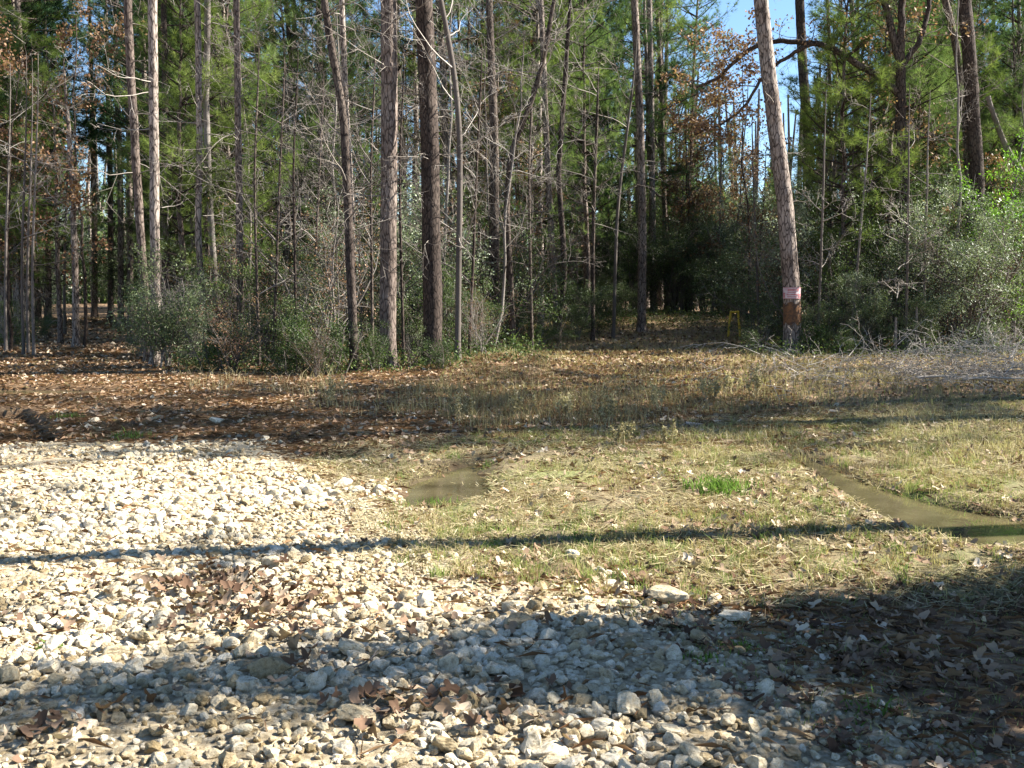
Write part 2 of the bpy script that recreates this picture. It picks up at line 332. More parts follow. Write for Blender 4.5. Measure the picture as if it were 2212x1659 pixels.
# litter: the left track, the forest floor and the shaded lower right
lit = np.clip(np.maximum(sstep(2., -4., x + .25 * (y - 12)) * .9, sstep(13, 18, y)), 0, 1)
lit = np.maximum(lit, .62)
gme = gb.mesh('ground', [M['ground']], True, {'gravel': sstep(-.6, .3, sg), 'grass': sstep(-.6, .6, sgr) * .62 + .25 * sstep(18, 24, y) * (x > 0) , 'litter': lit, 'wet': wet})
tag(ob('ground', gme), kind='structure')
for nm, pg, z in (('puddle', PUD1, -.052), ('ditch_water', PUD2, -.045), ('track_puddle', PUD3, -.055), ('wet_hollow', PUD4, -.05)):
    c = pg.mean(0); d = unit(pg - c); q = pg + d * .3
    b = MB(); nn = len(q); V = np.concatenate([[[c[0], c[1], z]], np.column_stack([q, np.full(nn, z)])])
    # concave outlines: triangulate as a strip of the bounding rectangle instead, the banks cut the shoreline
    lo, hi = pg.min(0) - .25, pg.max(0) + .25
    if nm == 'ditch_water': 
        k = 24; xs = np.linspace(lo[0], hi[0], k); V = []; 
        for xx in xs:
            yy = [yv for s in range(len(pg)) for a, bb in ((pg[s], pg[(s + 1) % len(pg)]),) if (a[0] - xx) * (bb[0] - xx) <= 0 and abs(a[0] - bb[0]) > 1e-6 for yv in (a[1] + (bb[1] - a[1]) * (xx - a[0]) / (bb[0] - a[0]),)]
            if not yy: yy = [pg[np.abs(pg[:, 0] - xx).argmin(), 1]]
            V += [(xx, min(yy) - .28, z), (xx, max(yy) + .28, z)]
        b.add(V, [(2 * a, 2 * a + 2, 2 * a + 3, 2 * a + 1) for a in range(k - 1)])
    else:
        b.add([(lo[0], lo[1], z), (hi[0], lo[1], z), (hi[0], hi[1], z), (lo[0], hi[1], z)], [(0, 1, 2, 3)])
    tag(ob(nm, b.mesh(nm, [M['water']], False)), kind='structure')

# ------------------------------------------------------------------ gravel
import bmesh
def ico(sub):
    bm = bmesh.new(); bmesh.ops.create_icosphere(bm, subdivisions=sub, radius=1.0)
    V = np.array([v.co[:] for v in bm.verts]); Fa = np.array([[v.index for v in f.verts] for f in bm.faces]); bm.free(); return V, Fa
def rock_shape(rng, sub, ncut=14, bumpy=.06):
    V, Fa = ico(sub)
    for _ in range(ncut):
        n = unit(rng.normal(0, 1, 3)); dd = rng.uniform(.48, .82); s = V @ n - dd; V = V - np.where(s > 0, s * .9, 0)[:, None] * n
    ph = rng.uniform(0, 6, 9)
    dn = sum(np.sin(V @ unit(rng.normal(0, 1, 3)) * f + p) for f, p in zip((3, 5, 7, 9, 12, 15, 18, 22, 26), ph)) / 5
    V = V * (1 + bumpy * 1.3 * dn)[:, None]
    V = V * np.array((1, rng.uniform(.65, 1), rng.uniform(.45, .75)))
    return V, Fa
def rotm(rng, n, tilt=.5):
    a = rng.uniform(0, 2 * pi, n); tx, ty = rng.normal(0, tilt, (2, n))
    ca, sa = np.cos(a), np.sin(a); z = np.zeros(n); o = np.ones(n)
    Rz = np.stack([ca, -sa, z, sa, ca, z, z, z, o], 1).reshape(n, 3, 3)
    Rx = np.stack([o, z, z, z, np.cos(tx), -np.sin(tx), z, np.sin(tx), np.cos(tx)], 1).reshape(n, 3, 3)
    Ry = np.stack([np.cos(ty), z, np.sin(ty), z, o, z, -np.sin(ty), z, np.cos(ty)], 1).reshape(n, 3, 3)
    return Rx @ Ry @ Rz
rng = np.random.default_rng(5)
def scatter_shapes(mb, shapes, P, R, Sz, tint, mi=0):
    which = rng.integers(0, len(shapes), len(P))
    for k, (V, Fa) in enumerate(shapes):
        s = which == k; n = s.sum()
        if not n: continue
        W_ = np.einsum('nij,vj->nvi', R[s], V) * Sz[s][:, None, None] + P[s][:, None, :]
        Fk = (Fa[None] + (np.arange(n) * len(V))[:, None, None]).reshape(-1, Fa.shape[1])
        mb.add(W_.reshape(-1, 3), Fk, mi, np.repeat(tint[s], len(V)))
def hexpts(x0, x1, y0, y1, s):
    a, b = np.meshgrid(np.arange(x0, x1, s), np.arange(y0, y1, s * .87)); a = a + (np.arange(a.shape[0]) % 2)[:, None] * s / 2
    n = a.size; return np.stack([a.ravel(), b.ravel()], 1) + rng.uniform(-.3, .3, (n, 2)) * s
mb = MB(); close_shapes = [rock_shape(rng, 4) for _ in range(16)]; near_shapes = [rock_shape(rng, 3) for _ in range(16)]; far_shapes = [rock_shape(rng, 2, 8, .03) for _ in range(10)]
Pn = np.concatenate([hexpts(-4.5, 4.5, 2.6, 5.2, .050), hexpts(-9, 4.5, 5.2, 12.3, .051)])
vis = np.abs(Pn[:, 0]) < Pn[:, 1] * .56 + .4; Pn = Pn[vis]
g = sdist(Pn, GRAVEL); lane = vn(Pn[:, 0] / 1.4 + .25 * Pn[:, 1], Pn[:, 1] / .9 - .25 * Pn[:, 0], 21) + .5 * vn(Pn[:, 0] / .35, Pn[:, 1] / .35, 22)
edge = sstep(-.75, .6, g + 1.0 * vn(Pn[:, 0] / .5, Pn[:, 1] / .5, 23))
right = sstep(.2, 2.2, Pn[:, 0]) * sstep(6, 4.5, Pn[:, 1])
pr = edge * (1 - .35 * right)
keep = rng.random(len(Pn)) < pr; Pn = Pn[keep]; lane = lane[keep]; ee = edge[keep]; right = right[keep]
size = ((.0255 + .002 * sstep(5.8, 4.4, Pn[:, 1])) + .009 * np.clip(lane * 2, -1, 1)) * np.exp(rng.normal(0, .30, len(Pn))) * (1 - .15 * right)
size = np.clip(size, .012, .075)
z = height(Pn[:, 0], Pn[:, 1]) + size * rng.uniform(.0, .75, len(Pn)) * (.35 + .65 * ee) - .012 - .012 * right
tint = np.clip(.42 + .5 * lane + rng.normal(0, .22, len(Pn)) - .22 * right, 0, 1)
P3 = np.column_stack([Pn, z]); R3 = rotm(rng, len(Pn), .35)
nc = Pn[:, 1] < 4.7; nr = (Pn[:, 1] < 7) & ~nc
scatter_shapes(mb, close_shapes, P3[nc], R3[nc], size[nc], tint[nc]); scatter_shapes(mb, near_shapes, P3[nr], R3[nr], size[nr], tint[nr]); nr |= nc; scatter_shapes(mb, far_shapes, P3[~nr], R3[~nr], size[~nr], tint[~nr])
# small chips between the big stones
Pc = hexpts(-4.5, 4.2, 2.8, 7.5, .055); Pc = Pc[(np.abs(Pc[:, 0]) < Pc[:, 1] * .56 + .3)]; gc = sdist(Pc, GRAVEL)
Pc = Pc[rng.random(len(Pc)) < .75 * sstep(-.6, .3, gc + .8 * vn(Pc[:, 0] / .4, Pc[:, 1] / .4, 29))]
sc_ = rng.uniform(.008, .022, len(Pc)); scatter_shapes(mb, far_shapes, np.column_stack([Pc, height(Pc[:, 0], Pc[:, 1]) + .008]), rotm(rng, len(Pc)), sc_, np.clip(rng.normal(.4, .25, len(Pc)), 0, 1))
tag(ob('gravel', mb.mesh('gravel', [M['stone']], False)), kind='stuff')
# single stones one can point at
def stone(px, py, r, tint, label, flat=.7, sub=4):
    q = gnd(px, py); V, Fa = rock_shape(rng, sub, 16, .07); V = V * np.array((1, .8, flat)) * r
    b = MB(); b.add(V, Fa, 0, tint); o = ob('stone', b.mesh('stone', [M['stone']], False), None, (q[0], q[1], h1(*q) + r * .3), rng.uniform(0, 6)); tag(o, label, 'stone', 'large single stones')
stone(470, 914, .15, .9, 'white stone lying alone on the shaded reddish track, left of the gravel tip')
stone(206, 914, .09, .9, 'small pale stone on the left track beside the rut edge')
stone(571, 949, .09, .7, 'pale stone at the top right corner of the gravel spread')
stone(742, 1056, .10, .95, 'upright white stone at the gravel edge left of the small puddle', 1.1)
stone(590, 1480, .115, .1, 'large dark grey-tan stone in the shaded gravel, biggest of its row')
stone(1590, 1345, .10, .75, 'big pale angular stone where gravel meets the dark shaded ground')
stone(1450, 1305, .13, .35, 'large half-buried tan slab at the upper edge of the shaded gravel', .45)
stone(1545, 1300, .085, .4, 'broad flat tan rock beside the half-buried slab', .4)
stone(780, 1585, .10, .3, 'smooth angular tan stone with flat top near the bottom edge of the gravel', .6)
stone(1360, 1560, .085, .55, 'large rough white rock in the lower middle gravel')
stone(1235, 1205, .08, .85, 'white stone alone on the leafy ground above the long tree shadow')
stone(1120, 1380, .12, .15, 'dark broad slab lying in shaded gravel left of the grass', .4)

# ------------------------------------------------------------------ fallen leaves, pine straw, grasses (stuff)
def leaf_shape(rng, lobes, nr=2):
    th = np.linspace(0, 2 * pi, 19)[:-1]; r = .55 + .32 * np.cos(th * lobes) * rng.uniform(.5, 1) + rng.normal(0, .05, 18) + .25 * np.cos(th)
    ring = np.stack([r * np.cos(th), r * np.sin(th) * .8, np.zeros(18)], 1); mid = ring * .5
    V = np.concatenate([[[0, 0, 0]], mid, ring]); cu = rng.uniform(.1, .9); cv = rng.uniform(-.4, .6)
    V[:, 2] = cu * V[:, 1] ** 2 + cv * V[:, 0] ** 2 + .12 * np.sin(V[:, 0] * 7 + rng.uniform(0, 6)) * np.abs(V[:, 1]) * 2
    Fa = [(0, 1 + k, 1 + (k + 1) % 18) for k in range(18)]
    for k in range(18): k2 = (k + 1) % 18; Fa += [(1 + k, 19 + k, 19 + k2), (1 + k, 19 + k2, 1 + k2)]
    return V, np.array(Fa)
def low_leaf(rng):
    V = np.array([(-.6, 0, 0), (0, -.4, .2), (.65, 0, .05), (0, .4, .25), (0, 0, 0)]); V[:, 2] *= rng.uniform(.3, 2); return V, np.array([(0, 1, 4), (1, 2, 4), (2, 3, 4), (3, 0, 4)])
hi_l = [leaf_shape(rng, 5 if k % 2 else 3) for k in range(12)]; lo_l = [low_leaf(rng) for _ in range(8)]
mb = MB()
def drop_leaves(P, shapes, s0, s1, lift=.008, tilt=.35, tmean=.45):
    n = len(P); s = rng.uniform(s0, s1, n)
    scatter_shapes(mb, shapes, np.column_stack([P, height(P[:, 0], P[:, 1]) + lift + s * .1]), rotm(rng, n, tilt), s, np.clip(rng.normal(tmean, .22, n), 0, 1))
def pts(n, x0, x1, y0, y1, clump=None, thr=.0):
    P = np.stack([rng.uniform(x0, x1, n), rng.uniform(y0, y1, n)], 1); P = P[np.abs(P[:, 0]) < P[:, 1] * .56 + .6]
    if clump: v = vn(P[:, 0] / clump, P[:, 1] / clump, 31) + .4 * vn(P[:, 0] / clump * 2.7, P[:, 1] / clump * 2.7, 32); P = P[v > thr]
    return P
def dry(P):                      # leaves lie outside the open water
    w = np.maximum(np.maximum(sdist(P, PUD1), sdist(P, PUD2)), sdist(P, PUD3)); return P[(w < -.02) | (rng.random(len(P)) < .06)]
P = dry(pts(2300, -8, 9, 3.3, 13)); g = sdist(P, GRAVEL); drop_leaves(P[(g < .1)], hi_l, .025, .06, .025, .4, .6)
P = dry(pts(9000, -1, 9, 4, 12.5, .6, .02)); drop_leaves(P[sdist(P, GRAVEL) < .2], hi_l, .025, .065, .02, .4, .62)
P = pts(500, -4, 3, 3.2, 8, .5, .16); drop_leaves(P, hi_l, .022, .052, .03, .35, .35)           # on the stones
P = pts(260, -5, 3, 3.2, 11); drop_leaves(P, hi_l, .022, .05, .03, .4, .4)
for (px, py, n, sp) in ((500, 1300, 210, .24), (560, 1345, 110, .16), (450, 1275, 60, .14), (830, 1560, 60, .12), (440, 1380, 24, .1), (700, 1390, 26, .14), (860, 1420, 36, .22), (60, 1620, 50, .15), (120, 1370, 24, .15), (1130, 1240, 70, .4), (1280, 1255, 50, .3), (1380, 1060, 50, .35), (1370, 1160, 60, .4), (1600, 1200, 50, .4), (620, 1470, 18, .1), (1100, 1590, 30, .18), (920, 1590, 16, .1), (300, 1330, 14, .12)):
    c = gnd(px, py); P = c + rng.normal(0, sp, (int(n * .55), 2)) * (1.2, .8); drop_leaves(P, hi_l, .03, .064, .04 if sdist(c[None], GRAVEL)[0] > 0 else .01, .42, .36)
P = pts(2600, .6, 5, 3.2, 5.6); drop_leaves(P[sdist(P, GRAVEL) < .55], hi_l, .025, .06, .006, .25, .22)   # lower right: leaf tint darkened to deepen the shade
P = dry(pts(26000, -14, 14, 9, 24)); P = P[(sdist(P, GRAVEL) < -.1) & ((sdist(P, GRASS) < 0) | (rng.random(len(P)) < .35))]; drop_leaves(P, lo_l, .04, .09, .01, .5, .5)
P = dry(pts(30000, -26, 26, 20, 48)); drop_leaves(P, lo_l, .06, .14, .01, .5, .5)
tag(ob('fallen_leaves', mb.mesh('fallen_leaves', [M['litter']], True)), kind='stuff')
mb = MB()
def needles_flat(P, L, w, lift, tm=.45):
    n = len(P); a = rng.uniform(0, pi, n) * 1.; a = np.where(rng.random(n) < .5, rng.normal(0, .5, n), a); d = np.stack([np.cos(a), np.sin(a), rng.normal(0, .12, n)], 1)
    s = np.stack([-np.sin(a), np.cos(a), np.zeros(n)], 1) * w / 2; c = np.column_stack([P, height(P[:, 0], P[:, 1]) + lift]); l = L * rng.uniform(.5, 1.1, (n, 1)) / 2
    bend = np.stack([np.zeros(n), np.zeros(n), rng.uniform(0, .02, n)], 1)
    V = np.stack([c - d * l - s, c - d * l + s, c + s + bend, c + d * l, c - s + bend], 1).reshape(-1, 3)
    mb.add(V, np.arange(n * 5).reshape(n, 5), 0, np.repeat(np.clip(rng.normal(tm, .25, n), 0, 1), 5))
P = dry(pts(42000, -9, 9, 3.3, 13)); g = sdist(P, GRAVEL); gg = sdist(P, GRASS); needles_flat(P[((g < .15) | (rng.random(len(P)) < .12)) & ((gg < 0) | (rng.random(len(P)) < .3))], .16, .004, .014)
P = dry(pts(60000, -14, 4, 10, 27)); needles_flat(P[sdist(P, GRAVEL) < 0], .24, .010, .015, .5)
tag(ob('pine_straw_litter', mb.mesh('pine_straw', [M['pine_straw']], False)), kind='stuff')

def blades(mb, P, hmin, hmax, w, lean=.5, tm=.4, ts=.25, mi=0, z0=None):
    n = len(P); a = rng.uniform(0, 2 * pi, n); hh = rng.uniform(hmin, hmax, n); s = np.stack([np.cos(a), np.sin(a), np.zeros(n)], 1) * (w * rng.uniform(.6, 1.2, n))[:, None] / 2
    b = rng.uniform(0, 2 * pi, n); ln = np.abs(rng.normal(0, lean, n)) * hh; d = np.stack([np.cos(b), np.sin(b), np.zeros(n)], 1) * ln[:, None]
    z = height(P[:, 0], P[:, 1]) if z0 is None else z0; c = np.column_stack([P, z - .005]); up = np.zeros((n, 3)); up[:, 2] = hh
    V = np.stack([c - s, c + s, c + s * .8 + up * .55 + d * .3, c - s * .8 + up * .55 + d * .3, c + up * .92 + d], 1).reshape(-1, 3)
    f = np.arange(n)[:, None] * 5; tt = np.repeat(np.clip(rng.normal(tm, ts, n), 0, 1), 5)
    k = mb.n; mb.add(V, (f + np.array((0, 1, 2, 3))[None]), mi, tt)
    mb.Fa.append(((f + np.array((3, 2, 4))[None]) + k, mi))
mb = MB()
P = pts(260000, -2, 9.5, 5, 14.5); gs = sdist(P, GRASS); gn = vn(P[:, 0] / .8, P[:, 1] / .8, 41) + .5 * vn(P[:, 0] / .25, P[:, 1] / .25, 42)
k = (rng.random(len(P)) < sstep(-.5, .4, gs) * sstep(-.3, .3, gn)) & (sdist(P, PUD1) < -.03) & ((sdist(P, PUD2) < -.0) | ((sdist(P, PUD2) < .12) & (rng.random(len(P)) < .4))) & (sdist(P, GRAVEL) < .1)
P = P[k]; gn = gn[k]; blades(mb, P, .02, .075, .005, 1.2, np.clip(.34 + .8 * (vn(P[:, 0] / 1.1, P[:, 1] / 1.1, 43) + .10) + .5 * vn(P[:, 0] / .2, P[:, 1] / .2, 44), .02, 1), .24)
P = pts(60000, -3, 20, 13, 38); fld = (pxof(P[:, 0], P[:, 1]) > 950); P = P[fld]; blades(mb, P, .04, .13, .012, .8, .33, .18)
P = pts(9000, .2, 5, 3.3, 5.8); P = P[sdist(P, GRAVEL) < .5]; blades(mb, P, .02, .05, .005, 1., .55, .2)
P = pts(5200, -1, 9.5, 5, 14); P = P[(sdist(P, GRASS) > -.2) & (sdist(P, PUD1) < -.1) & (sdist(P, PUD2) < -.1)]; P = P[rng.random(len(P)) < sstep(-.2, .4, vn(P[:, 0] / 1.6, P[:, 1] / 1.6, 45) + .1)]
PQ = np.repeat(P, 22, 0); PQ = PQ + rng.normal(0, .028, PQ.shape); blades(mb, PQ, .03, .11, .005, .8, np.repeat(rng.random(len(P)), 22), .12)
tag(ob('grass', mb.mesh('grass', [M['grass']], False)), kind='stuff')
# taller straw along the woods' edge and the strip of weeds
mb = MB()
def clumps(spec, hmin, hmax, w, per=18, sp=.10, tm=.55):
    for (px0, px1, py0, py1, n) in spec:
        for _ in range(n):
            c = gnd(rng.uniform(px0, px1), rng.uniform(py0, py1)); P = c + rng.normal(0, sp, (per, 2)); blades(mb, P, hmin, hmax, w, .55, tm, .22)
clumps([(940, 1420, 830, 925, 55), (1350, 1900, 800, 900, 70), (380, 720, 800, 850, 40), (640, 1000, 840, 900, 40), (1750, 2250, 790, 880, 110), (1180, 1620, 705, 760, 90), (1000, 1230, 755, 830, 60), (1580, 1760, 740, 800, 70), (1700, 2230, 760, 800, 60)], .06, .28, .009, 14, .14, .45)
clumps([(1900, 2212, 890, 1010, 160), (1480, 1750, 930, 1000, 60)], .05, .15, .008, 16, .09, .6)
clumps([(950, 1480, 845, 930, 70), (1000, 1300, 855, 915, 60), (1480, 1750, 850, 900, 30), (900, 1150, 830, 900, 40)], .04, .22, .007, 26, .2, .3)
for _px, _py, _n in ((1030, 880, 130), (1150, 900, 180), (1240, 885, 170), (1330, 905, 130), (1090, 860, 100), (1430, 880, 90), (1560, 880, 60)):
    _P = gnd(_px, _py) + rng.normal(0, 1, (_n, 2)) * (.42, .5); blades(mb, _P, .06, .30, .006, .7, .4, .25, 1)
P = dry(pts(90000, -2, 9.5, 5, 14.5)); P = P[(sdist(P, GRASS) > -.4) & (vn(P[:, 0] / .7, P[:, 1] / .5, 61) > -.2 * rng.random(len(P)) - .05)]; n_ = len(P); a_ = rng.uniform(0, pi, n_); d_ = np.column_stack([np.cos(a_), np.sin(a_), rng.normal(0, .2, n_)]) * rng.uniform(.02, .07, (n_, 1)); s_ = np.column_stack([-np.sin(a_), np.cos(a_), rng.normal(0, .3, n_)]) * .0025
c_ = np.column_stack([P, height(P[:, 0], P[:, 1]) + rng.uniform(.01, .045, n_)]); mb.add(np.stack([c_ - d_ - s_, c_ - d_ + s_, c_ + d_ + s_, c_ + d_ - s_], 1).reshape(-1, 3), np.arange(n_ * 4).reshape(n_, 4), 0, np.repeat(np.clip(rng.normal(.5, .3, n_), 0, 1), 4))
tag(ob('dry_grass', mb.mesh('dry_grass', [M['straw'], M['pine_straw']], False)), kind='stuff')

# green tufts: one thing each
def tuft(px, py, r, hgt, n, label, m='lush'):
    c = gnd(px, py); b = MB(); P = rng.normal(0, r * .5, (n, 2)); blades(b, P, hgt * .4, hgt, .010, .7, .5, .25, 0, np.zeros(n))
    tag(ob('grass_tuft', b.mesh('grass_tuft', [M[m]], False), None, (c[0], c[1], h1(*c))), label, 'grass tuft', 'green grass tufts')
tuft(1552, 1058, .26, .15, 420, 'large bright green grass tuft in the middle of the pale grass')
tuft(1510, 1448, .08, .06, 60, 'small green tuft among the shaded half-buried stones')
tuft(1090, 1145, .18, .07, 130, 'low green tuft where the gravel corner meets the grass')
tuft(1250, 1168, .20, .08, 160, 'green tuft touching the long thin tree shadow')
tuft(1590, 1410, .10, .05, 60, 'sparse green tuft at the edge of the dark shade')
tuft(940, 1072, .12, .11, 90, 'green blades standing in the front edge of the small puddle')
tuft(100, 1418, .06, .05, 50, 'tiny green sprig growing through the sunlit gravel at the left')
tuft(2125, 1118, .12, .12, 90, 'feathery green plant standing in the ditch water')
tuft(150, 905, .16, .10, 90, 'green weeds at the foot of the rut edge')
tuft(275, 945, .22, .12, 120, 'dark green weeds in shadow at the far gravel edge')
tuft(1880, 1540, .12, .06, 70, 'thin green weed in the darkest shade among dead leaves')

# dry weeds: stalks with seed heads
def weed(px, py, hgt, n, label, heads=True):
    c = gnd(px, py); b = MB(); tips = []
    for _ in range(n):
        tl = []; p = np.append(rng.normal(0, .05, 2), -.02)
        grow(b, rng, p, (rng.normal(0, .18), rng.normal(0, .18), 1), hgt * rng.uniform(.6, 1.1), .006, 0, dict(levels=1, nb=[6], ratio=.3, up=.1, wig=.08, t0=.35, ang=(25, 50)), tl, 0, .8); tips += tl
    C = np.array([t[0] for t in tips]); C = np.repeat(C, 3, 0) + rng.normal(0, .012, (len(C) * 3, 3)); b2 = MB()
    e = bpy.data.objects.new('dry_weed', None); COL.objects.link(e); e.location = (c[0], c[1], h1(*c)); tag(e, label, 'weed', 'dry weed stalks')
    ob('stem', b.mesh('weed_stem', [M['straw']]), e)
    if heads: leaves(b2, rng, C, .035, .018); ob('seed_head', b2.mesh('weed_heads', [M['straw']], False), e)
for a in ((1632, 866, .42, 9, 'tallest pale dry weed with bushy seed heads, right of the weed row'), (1575, 858, .32, 5, 'thin dry weed just left of the bushiest seed heads'), (1548, 866, .38, 6, 'dry weed with drooping heads in the middle of the row'), (1520, 868, .40, 5, 'slender dry weed at the left end of the row'), (1420, 890, .34, 5, 'lone dry weed at the shaded grass edge'), (1350, 965, .30, 5, 'dry weed stalk at the top of the sunlit grass'), (1305, 925, .40, 7, 'pale branching weed beside the brown weed patch'), (1220, 905, .36, 7, 'brown dry weed in the middle of the weed patch'), (1120, 900, .34, 6, 'brown dry weed at the left of the weed patch'), (1010, 905, .30, 5, 'thin dry weed left of the brown patch'), (720, 880, .55, 6, 'tall dry weed in front of the dark shrubs'), (1450, 960, .22, 4, 'short pale weed where grass turns sunlit')):
    weed(*a)

# ------------------------------------------------------------------ plant templates
def bushy(seed, H, R, ns, nl, leafm, L=.06, Wd=.034, low=.0, mat_b='twig', dens=.10, brown=0., sh=1.):
    """evergreen shrub or small tree: stems that fork, leaves round every twig"""
    r = np.random.default_rng(seed); b = MB(); tips = []
    for s in range(ns):
        a = r.uniform(0, 2 * pi); tilt = r.uniform(.1, .75) * R / H; d = (cos(a) * tilt, sin(a) * tilt, 1)
        grow(b, r, (r.normal(0, .12), r.normal(0, .12), -.05), d, H * r.uniform(.55, 1.), .014 + .006 * H * r.random(), 0, dict(levels=2, nb=[int(7 * sh) + 2, 4, 3], ratio=.46, up=.03, wig=.17, t0=.12 + low, ang=(35, 75)), tips, 0, .5)
    C = np.array([t[0] for t in tips]); per = max(1, int(nl * 1.15) // len(C)); clump = r.random(len(C)); keep = (clump > .12) & (vn(C[:, 0] * 2.2 + C[:, 1], C[:, 2] * 2.6 + C[:, 1] * 1.3, seed) > -.13)
    C = C[keep]; tn = np.clip(r.normal(.5, .1, len(C)) + .6 * vn(C[:, 0] * 1.5, C[:, 2] * 1.5 + C[:, 1], seed + 1), 0, 1); C2 = np.repeat(C, per, 0) + r.normal(0, dens, (len(C) * per, 3)); C2[:, 2] = np.maximum(C2[:, 2], .03)
    b2 = MB(); leaves(b2, r, C2, L, Wd, 0, np.clip(np.repeat(tn, per) + r.normal(0, .16, len(C2)), 0, 1))
    return [('stems', b.mesh('shrub_stems', [M[mat_b]])), ('foliage', b2.mesh('shrub_leaves', [M[leafm]], False))]
def bare(seed, H, r0, nb=18, mat_t='grey_bark', mat_b='twig', brown=0, lv=3, lean=.03, ratio=.33):
    r = np.random.default_rng(seed); b = MB(); n = 14
    zz = np.linspace(-.1, H, n); wob = np.cumsum(r.normal(0, .06 * H / 10, (n, 2)), 0); P = np.column_stack([wob + zz[:, None] * r.normal(0, lean, 2), zz])
    V, Fq = tube(P, r0 * (1 - .82 * np.linspace(0, 1, n)) + .003, 8); b.add(V, Fq)
    b2 = MB(); tips = []
    for j in range(nb):
        t = .22 + .78 * (j + r.random()) / nb; q = t * (n - 1); i = min(int(q), n - 2); pos = P[i] + (P[i + 1] - P[i]) * (q - i); a = r.uniform(0, 2 * pi)
        grow(b2, r, pos, (cos(a), sin(a), r.uniform(.1, 1.3)), H * ratio * r.uniform(.5, 1.1) * (1.15 - .6 * t), r0 * .42 * (1.15 - t), 1, dict(levels=lv, nb=[0, 6, 5, 3], ratio=.48, up=.05, wig=.13, t0=.2, seg=.3), tips)
    out = [('trunk', b.mesh('bare_trunk', [M[mat_t]])), ('branches', b2.mesh('bare_branches', [M[mat_b]]))]
    if brown:
        C = np.array([t[0] for t in tips]); C = C[r.random(len(C)) < .55]; C2 = np.repeat(C, brown, 0) + r.normal(0, .09, (len(C) * brown, 3)); b3 = MB(); leaves(b3, r, C2, .10, .06)
        out.append(('crown', b3.mesh('clinging_leaves', [M['leaf_brown']], False)))
    return out
def pine_crown(b, b2, r, z0, z1, Lmax, gap=.55, needle=(16, .2, .010), shape=.5, per=4, tn=.5, axis_=lambda z: (0, 0)):
    z = z0; C = []; Dd = []; T = []
    while z < z1 - .2:
        t = (z - z0) / (z1 - z0); Lz = Lmax * (min(1, .45 + t * 2) * (1 - t) ** shape + .08)
        for q in range(r.integers(3, 6)):
            if r.random() < .12: continue
            a = r.uniform(0, 2 * pi); L = Lz * r.uniform(.55, 1.15); n = 7; d = unit(np.array((cos(a), sin(a), r.uniform(-.1, .35) + .5 * t))); ax = axis_(z)
            P = [np.array((ax[0], ax[1], z + r.uniform(-.15, .15)))]; 
            for _ in range(n - 1): d = unit(d + r.normal(0, .10, 3) + np.array((0, 0, .05))); P.append(P[-1] + d * L / (n - 1))
            P = np.array(P); V, Fq = tube(P, np.linspace(.012 + .011 * L, .004, n), 4); b.add(V, Fq, 1)
            tc_ = np.clip(r.normal(tn, .16), 0, 1)
            m = max(3, int(L * per))
            for k in range(m):
                s = .3 + .7 * (k + r.random()) / m; qq = s * (n - 1); i = min(int(qq), n - 2); p = P[i] + (P[i + 1] - P[i]) * (qq - i); dd = unit(P[i + 1] - P[i])
                sd_ = unit(np.cross(dd, (0, 0, 1)) * r.choice((-1, 1)) + dd * .8 + r.normal(0, .25, 3) + np.array((0, 0, .25))); l2 = min(.75, .38 * L) * r.uniform(.4, 1) * (1.2 - .6 * s) + .12
                e = p + sd_ * l2; V, Fq = tube([p, (p + e) / 2 + r.normal(0, .02, 3), e], [.007, .005, .003], 3); b.add(V, Fq, 1)
                for f in (.6, 1.): C.append(p + (e - p) * f); Dd.append(sd_); T.append(tc_)
            C.append(P[-1]); Dd.append(d); T.append(tc_)
        z += gap * r.uniform(.6, 1.3)
    T = np.clip(np.array(T) + r.normal(0, .1, len(T)), 0, 1)
    tufts(b2, r, np.array(C), np.array(Dd), int(needle[0] * 1.35), needle[1] * 1.12, needle[2], 0, 1.15, T)
def pine(seed, H, r0, zc, Lmax, nm='needles', needle=(16, .2, .012), gap=.55, shape=.6, per=4, dead=14, bk='pine_bark'):
    r = np.random.default_rng(seed); b = MB(); b2 = MB(); n = 30; zz = np.linspace(-.15, H, n); wob = np.cumsum(r.normal(0, .025, (n, 2)), 0)
    wob -= wob[0]; P = np.column_stack([wob, zz]); V, Fq = tube(P, r0 * (1 - .86 * np.linspace(0, 1, n) ** 1.2) + r0 * .35 * np.exp(-np.maximum(zz, 0) / .2), 12); b.add(V, Fq, 0)
    ax = lambda z: (np.interp(z, zz, wob[:, 0]), np.interp(z, zz, wob[:, 1]))
    pine_crown(b, b2, r, zc, H, Lmax, gap, needle, shape, per, .5, ax)
    for _ in range(dead):
        z = r.uniform(.25, 1) * zc; a = r.uniform(0, 2 * pi); grow(b, r, (*ax(z), z), (cos(a), sin(a), r.uniform(-.3, .2)), r.uniform(.5, 1.8), .013, 1, dict(levels=2, nb=[0, 4, 3], ratio=.4, up=-.02, wig=.15), [], 2)
    return [('trunk', b.mesh('pine_trunk', [M[bk], M['dark_bark'], M['dead_twig']])), ('crown', b2.mesh('pine_needles', [M[nm]], False))]
T = {}
T['young'] = [pine(101 + k, 9 + k, .09, 2.0, 1.9, 'needles_bright' if k % 2 else 'needles', (18, .21, .008), .42, .55, 5, 6) for k in range(3)]
T['mid'] = [pine(111 + k, 14 + 1.5 * k, .13, 3.5 + k, 2.9, ('needles', 'needles_dark', 'needles', 'needles_bright')[k], (15, .24, .015), .52, .5, 4, 16) for k in range(4)]
T['dark'] = [pine(141 + k, 15 + 2 * k, .15, 3.2 + k * .8, 3.3, ('needles_dark', 'needles', 'needles_dark')[k], (15, .25, .02), .5, .5, 4.2, 12) for k in range(3)]
T['tall'] = [pine(121 + k, 22 + 2 * k, .2, 12 + k, 3.4, 'needles' if k else 'needles_dark', (14, .26, .018), .7, .35, 3.3, 18) for k in range(3)]
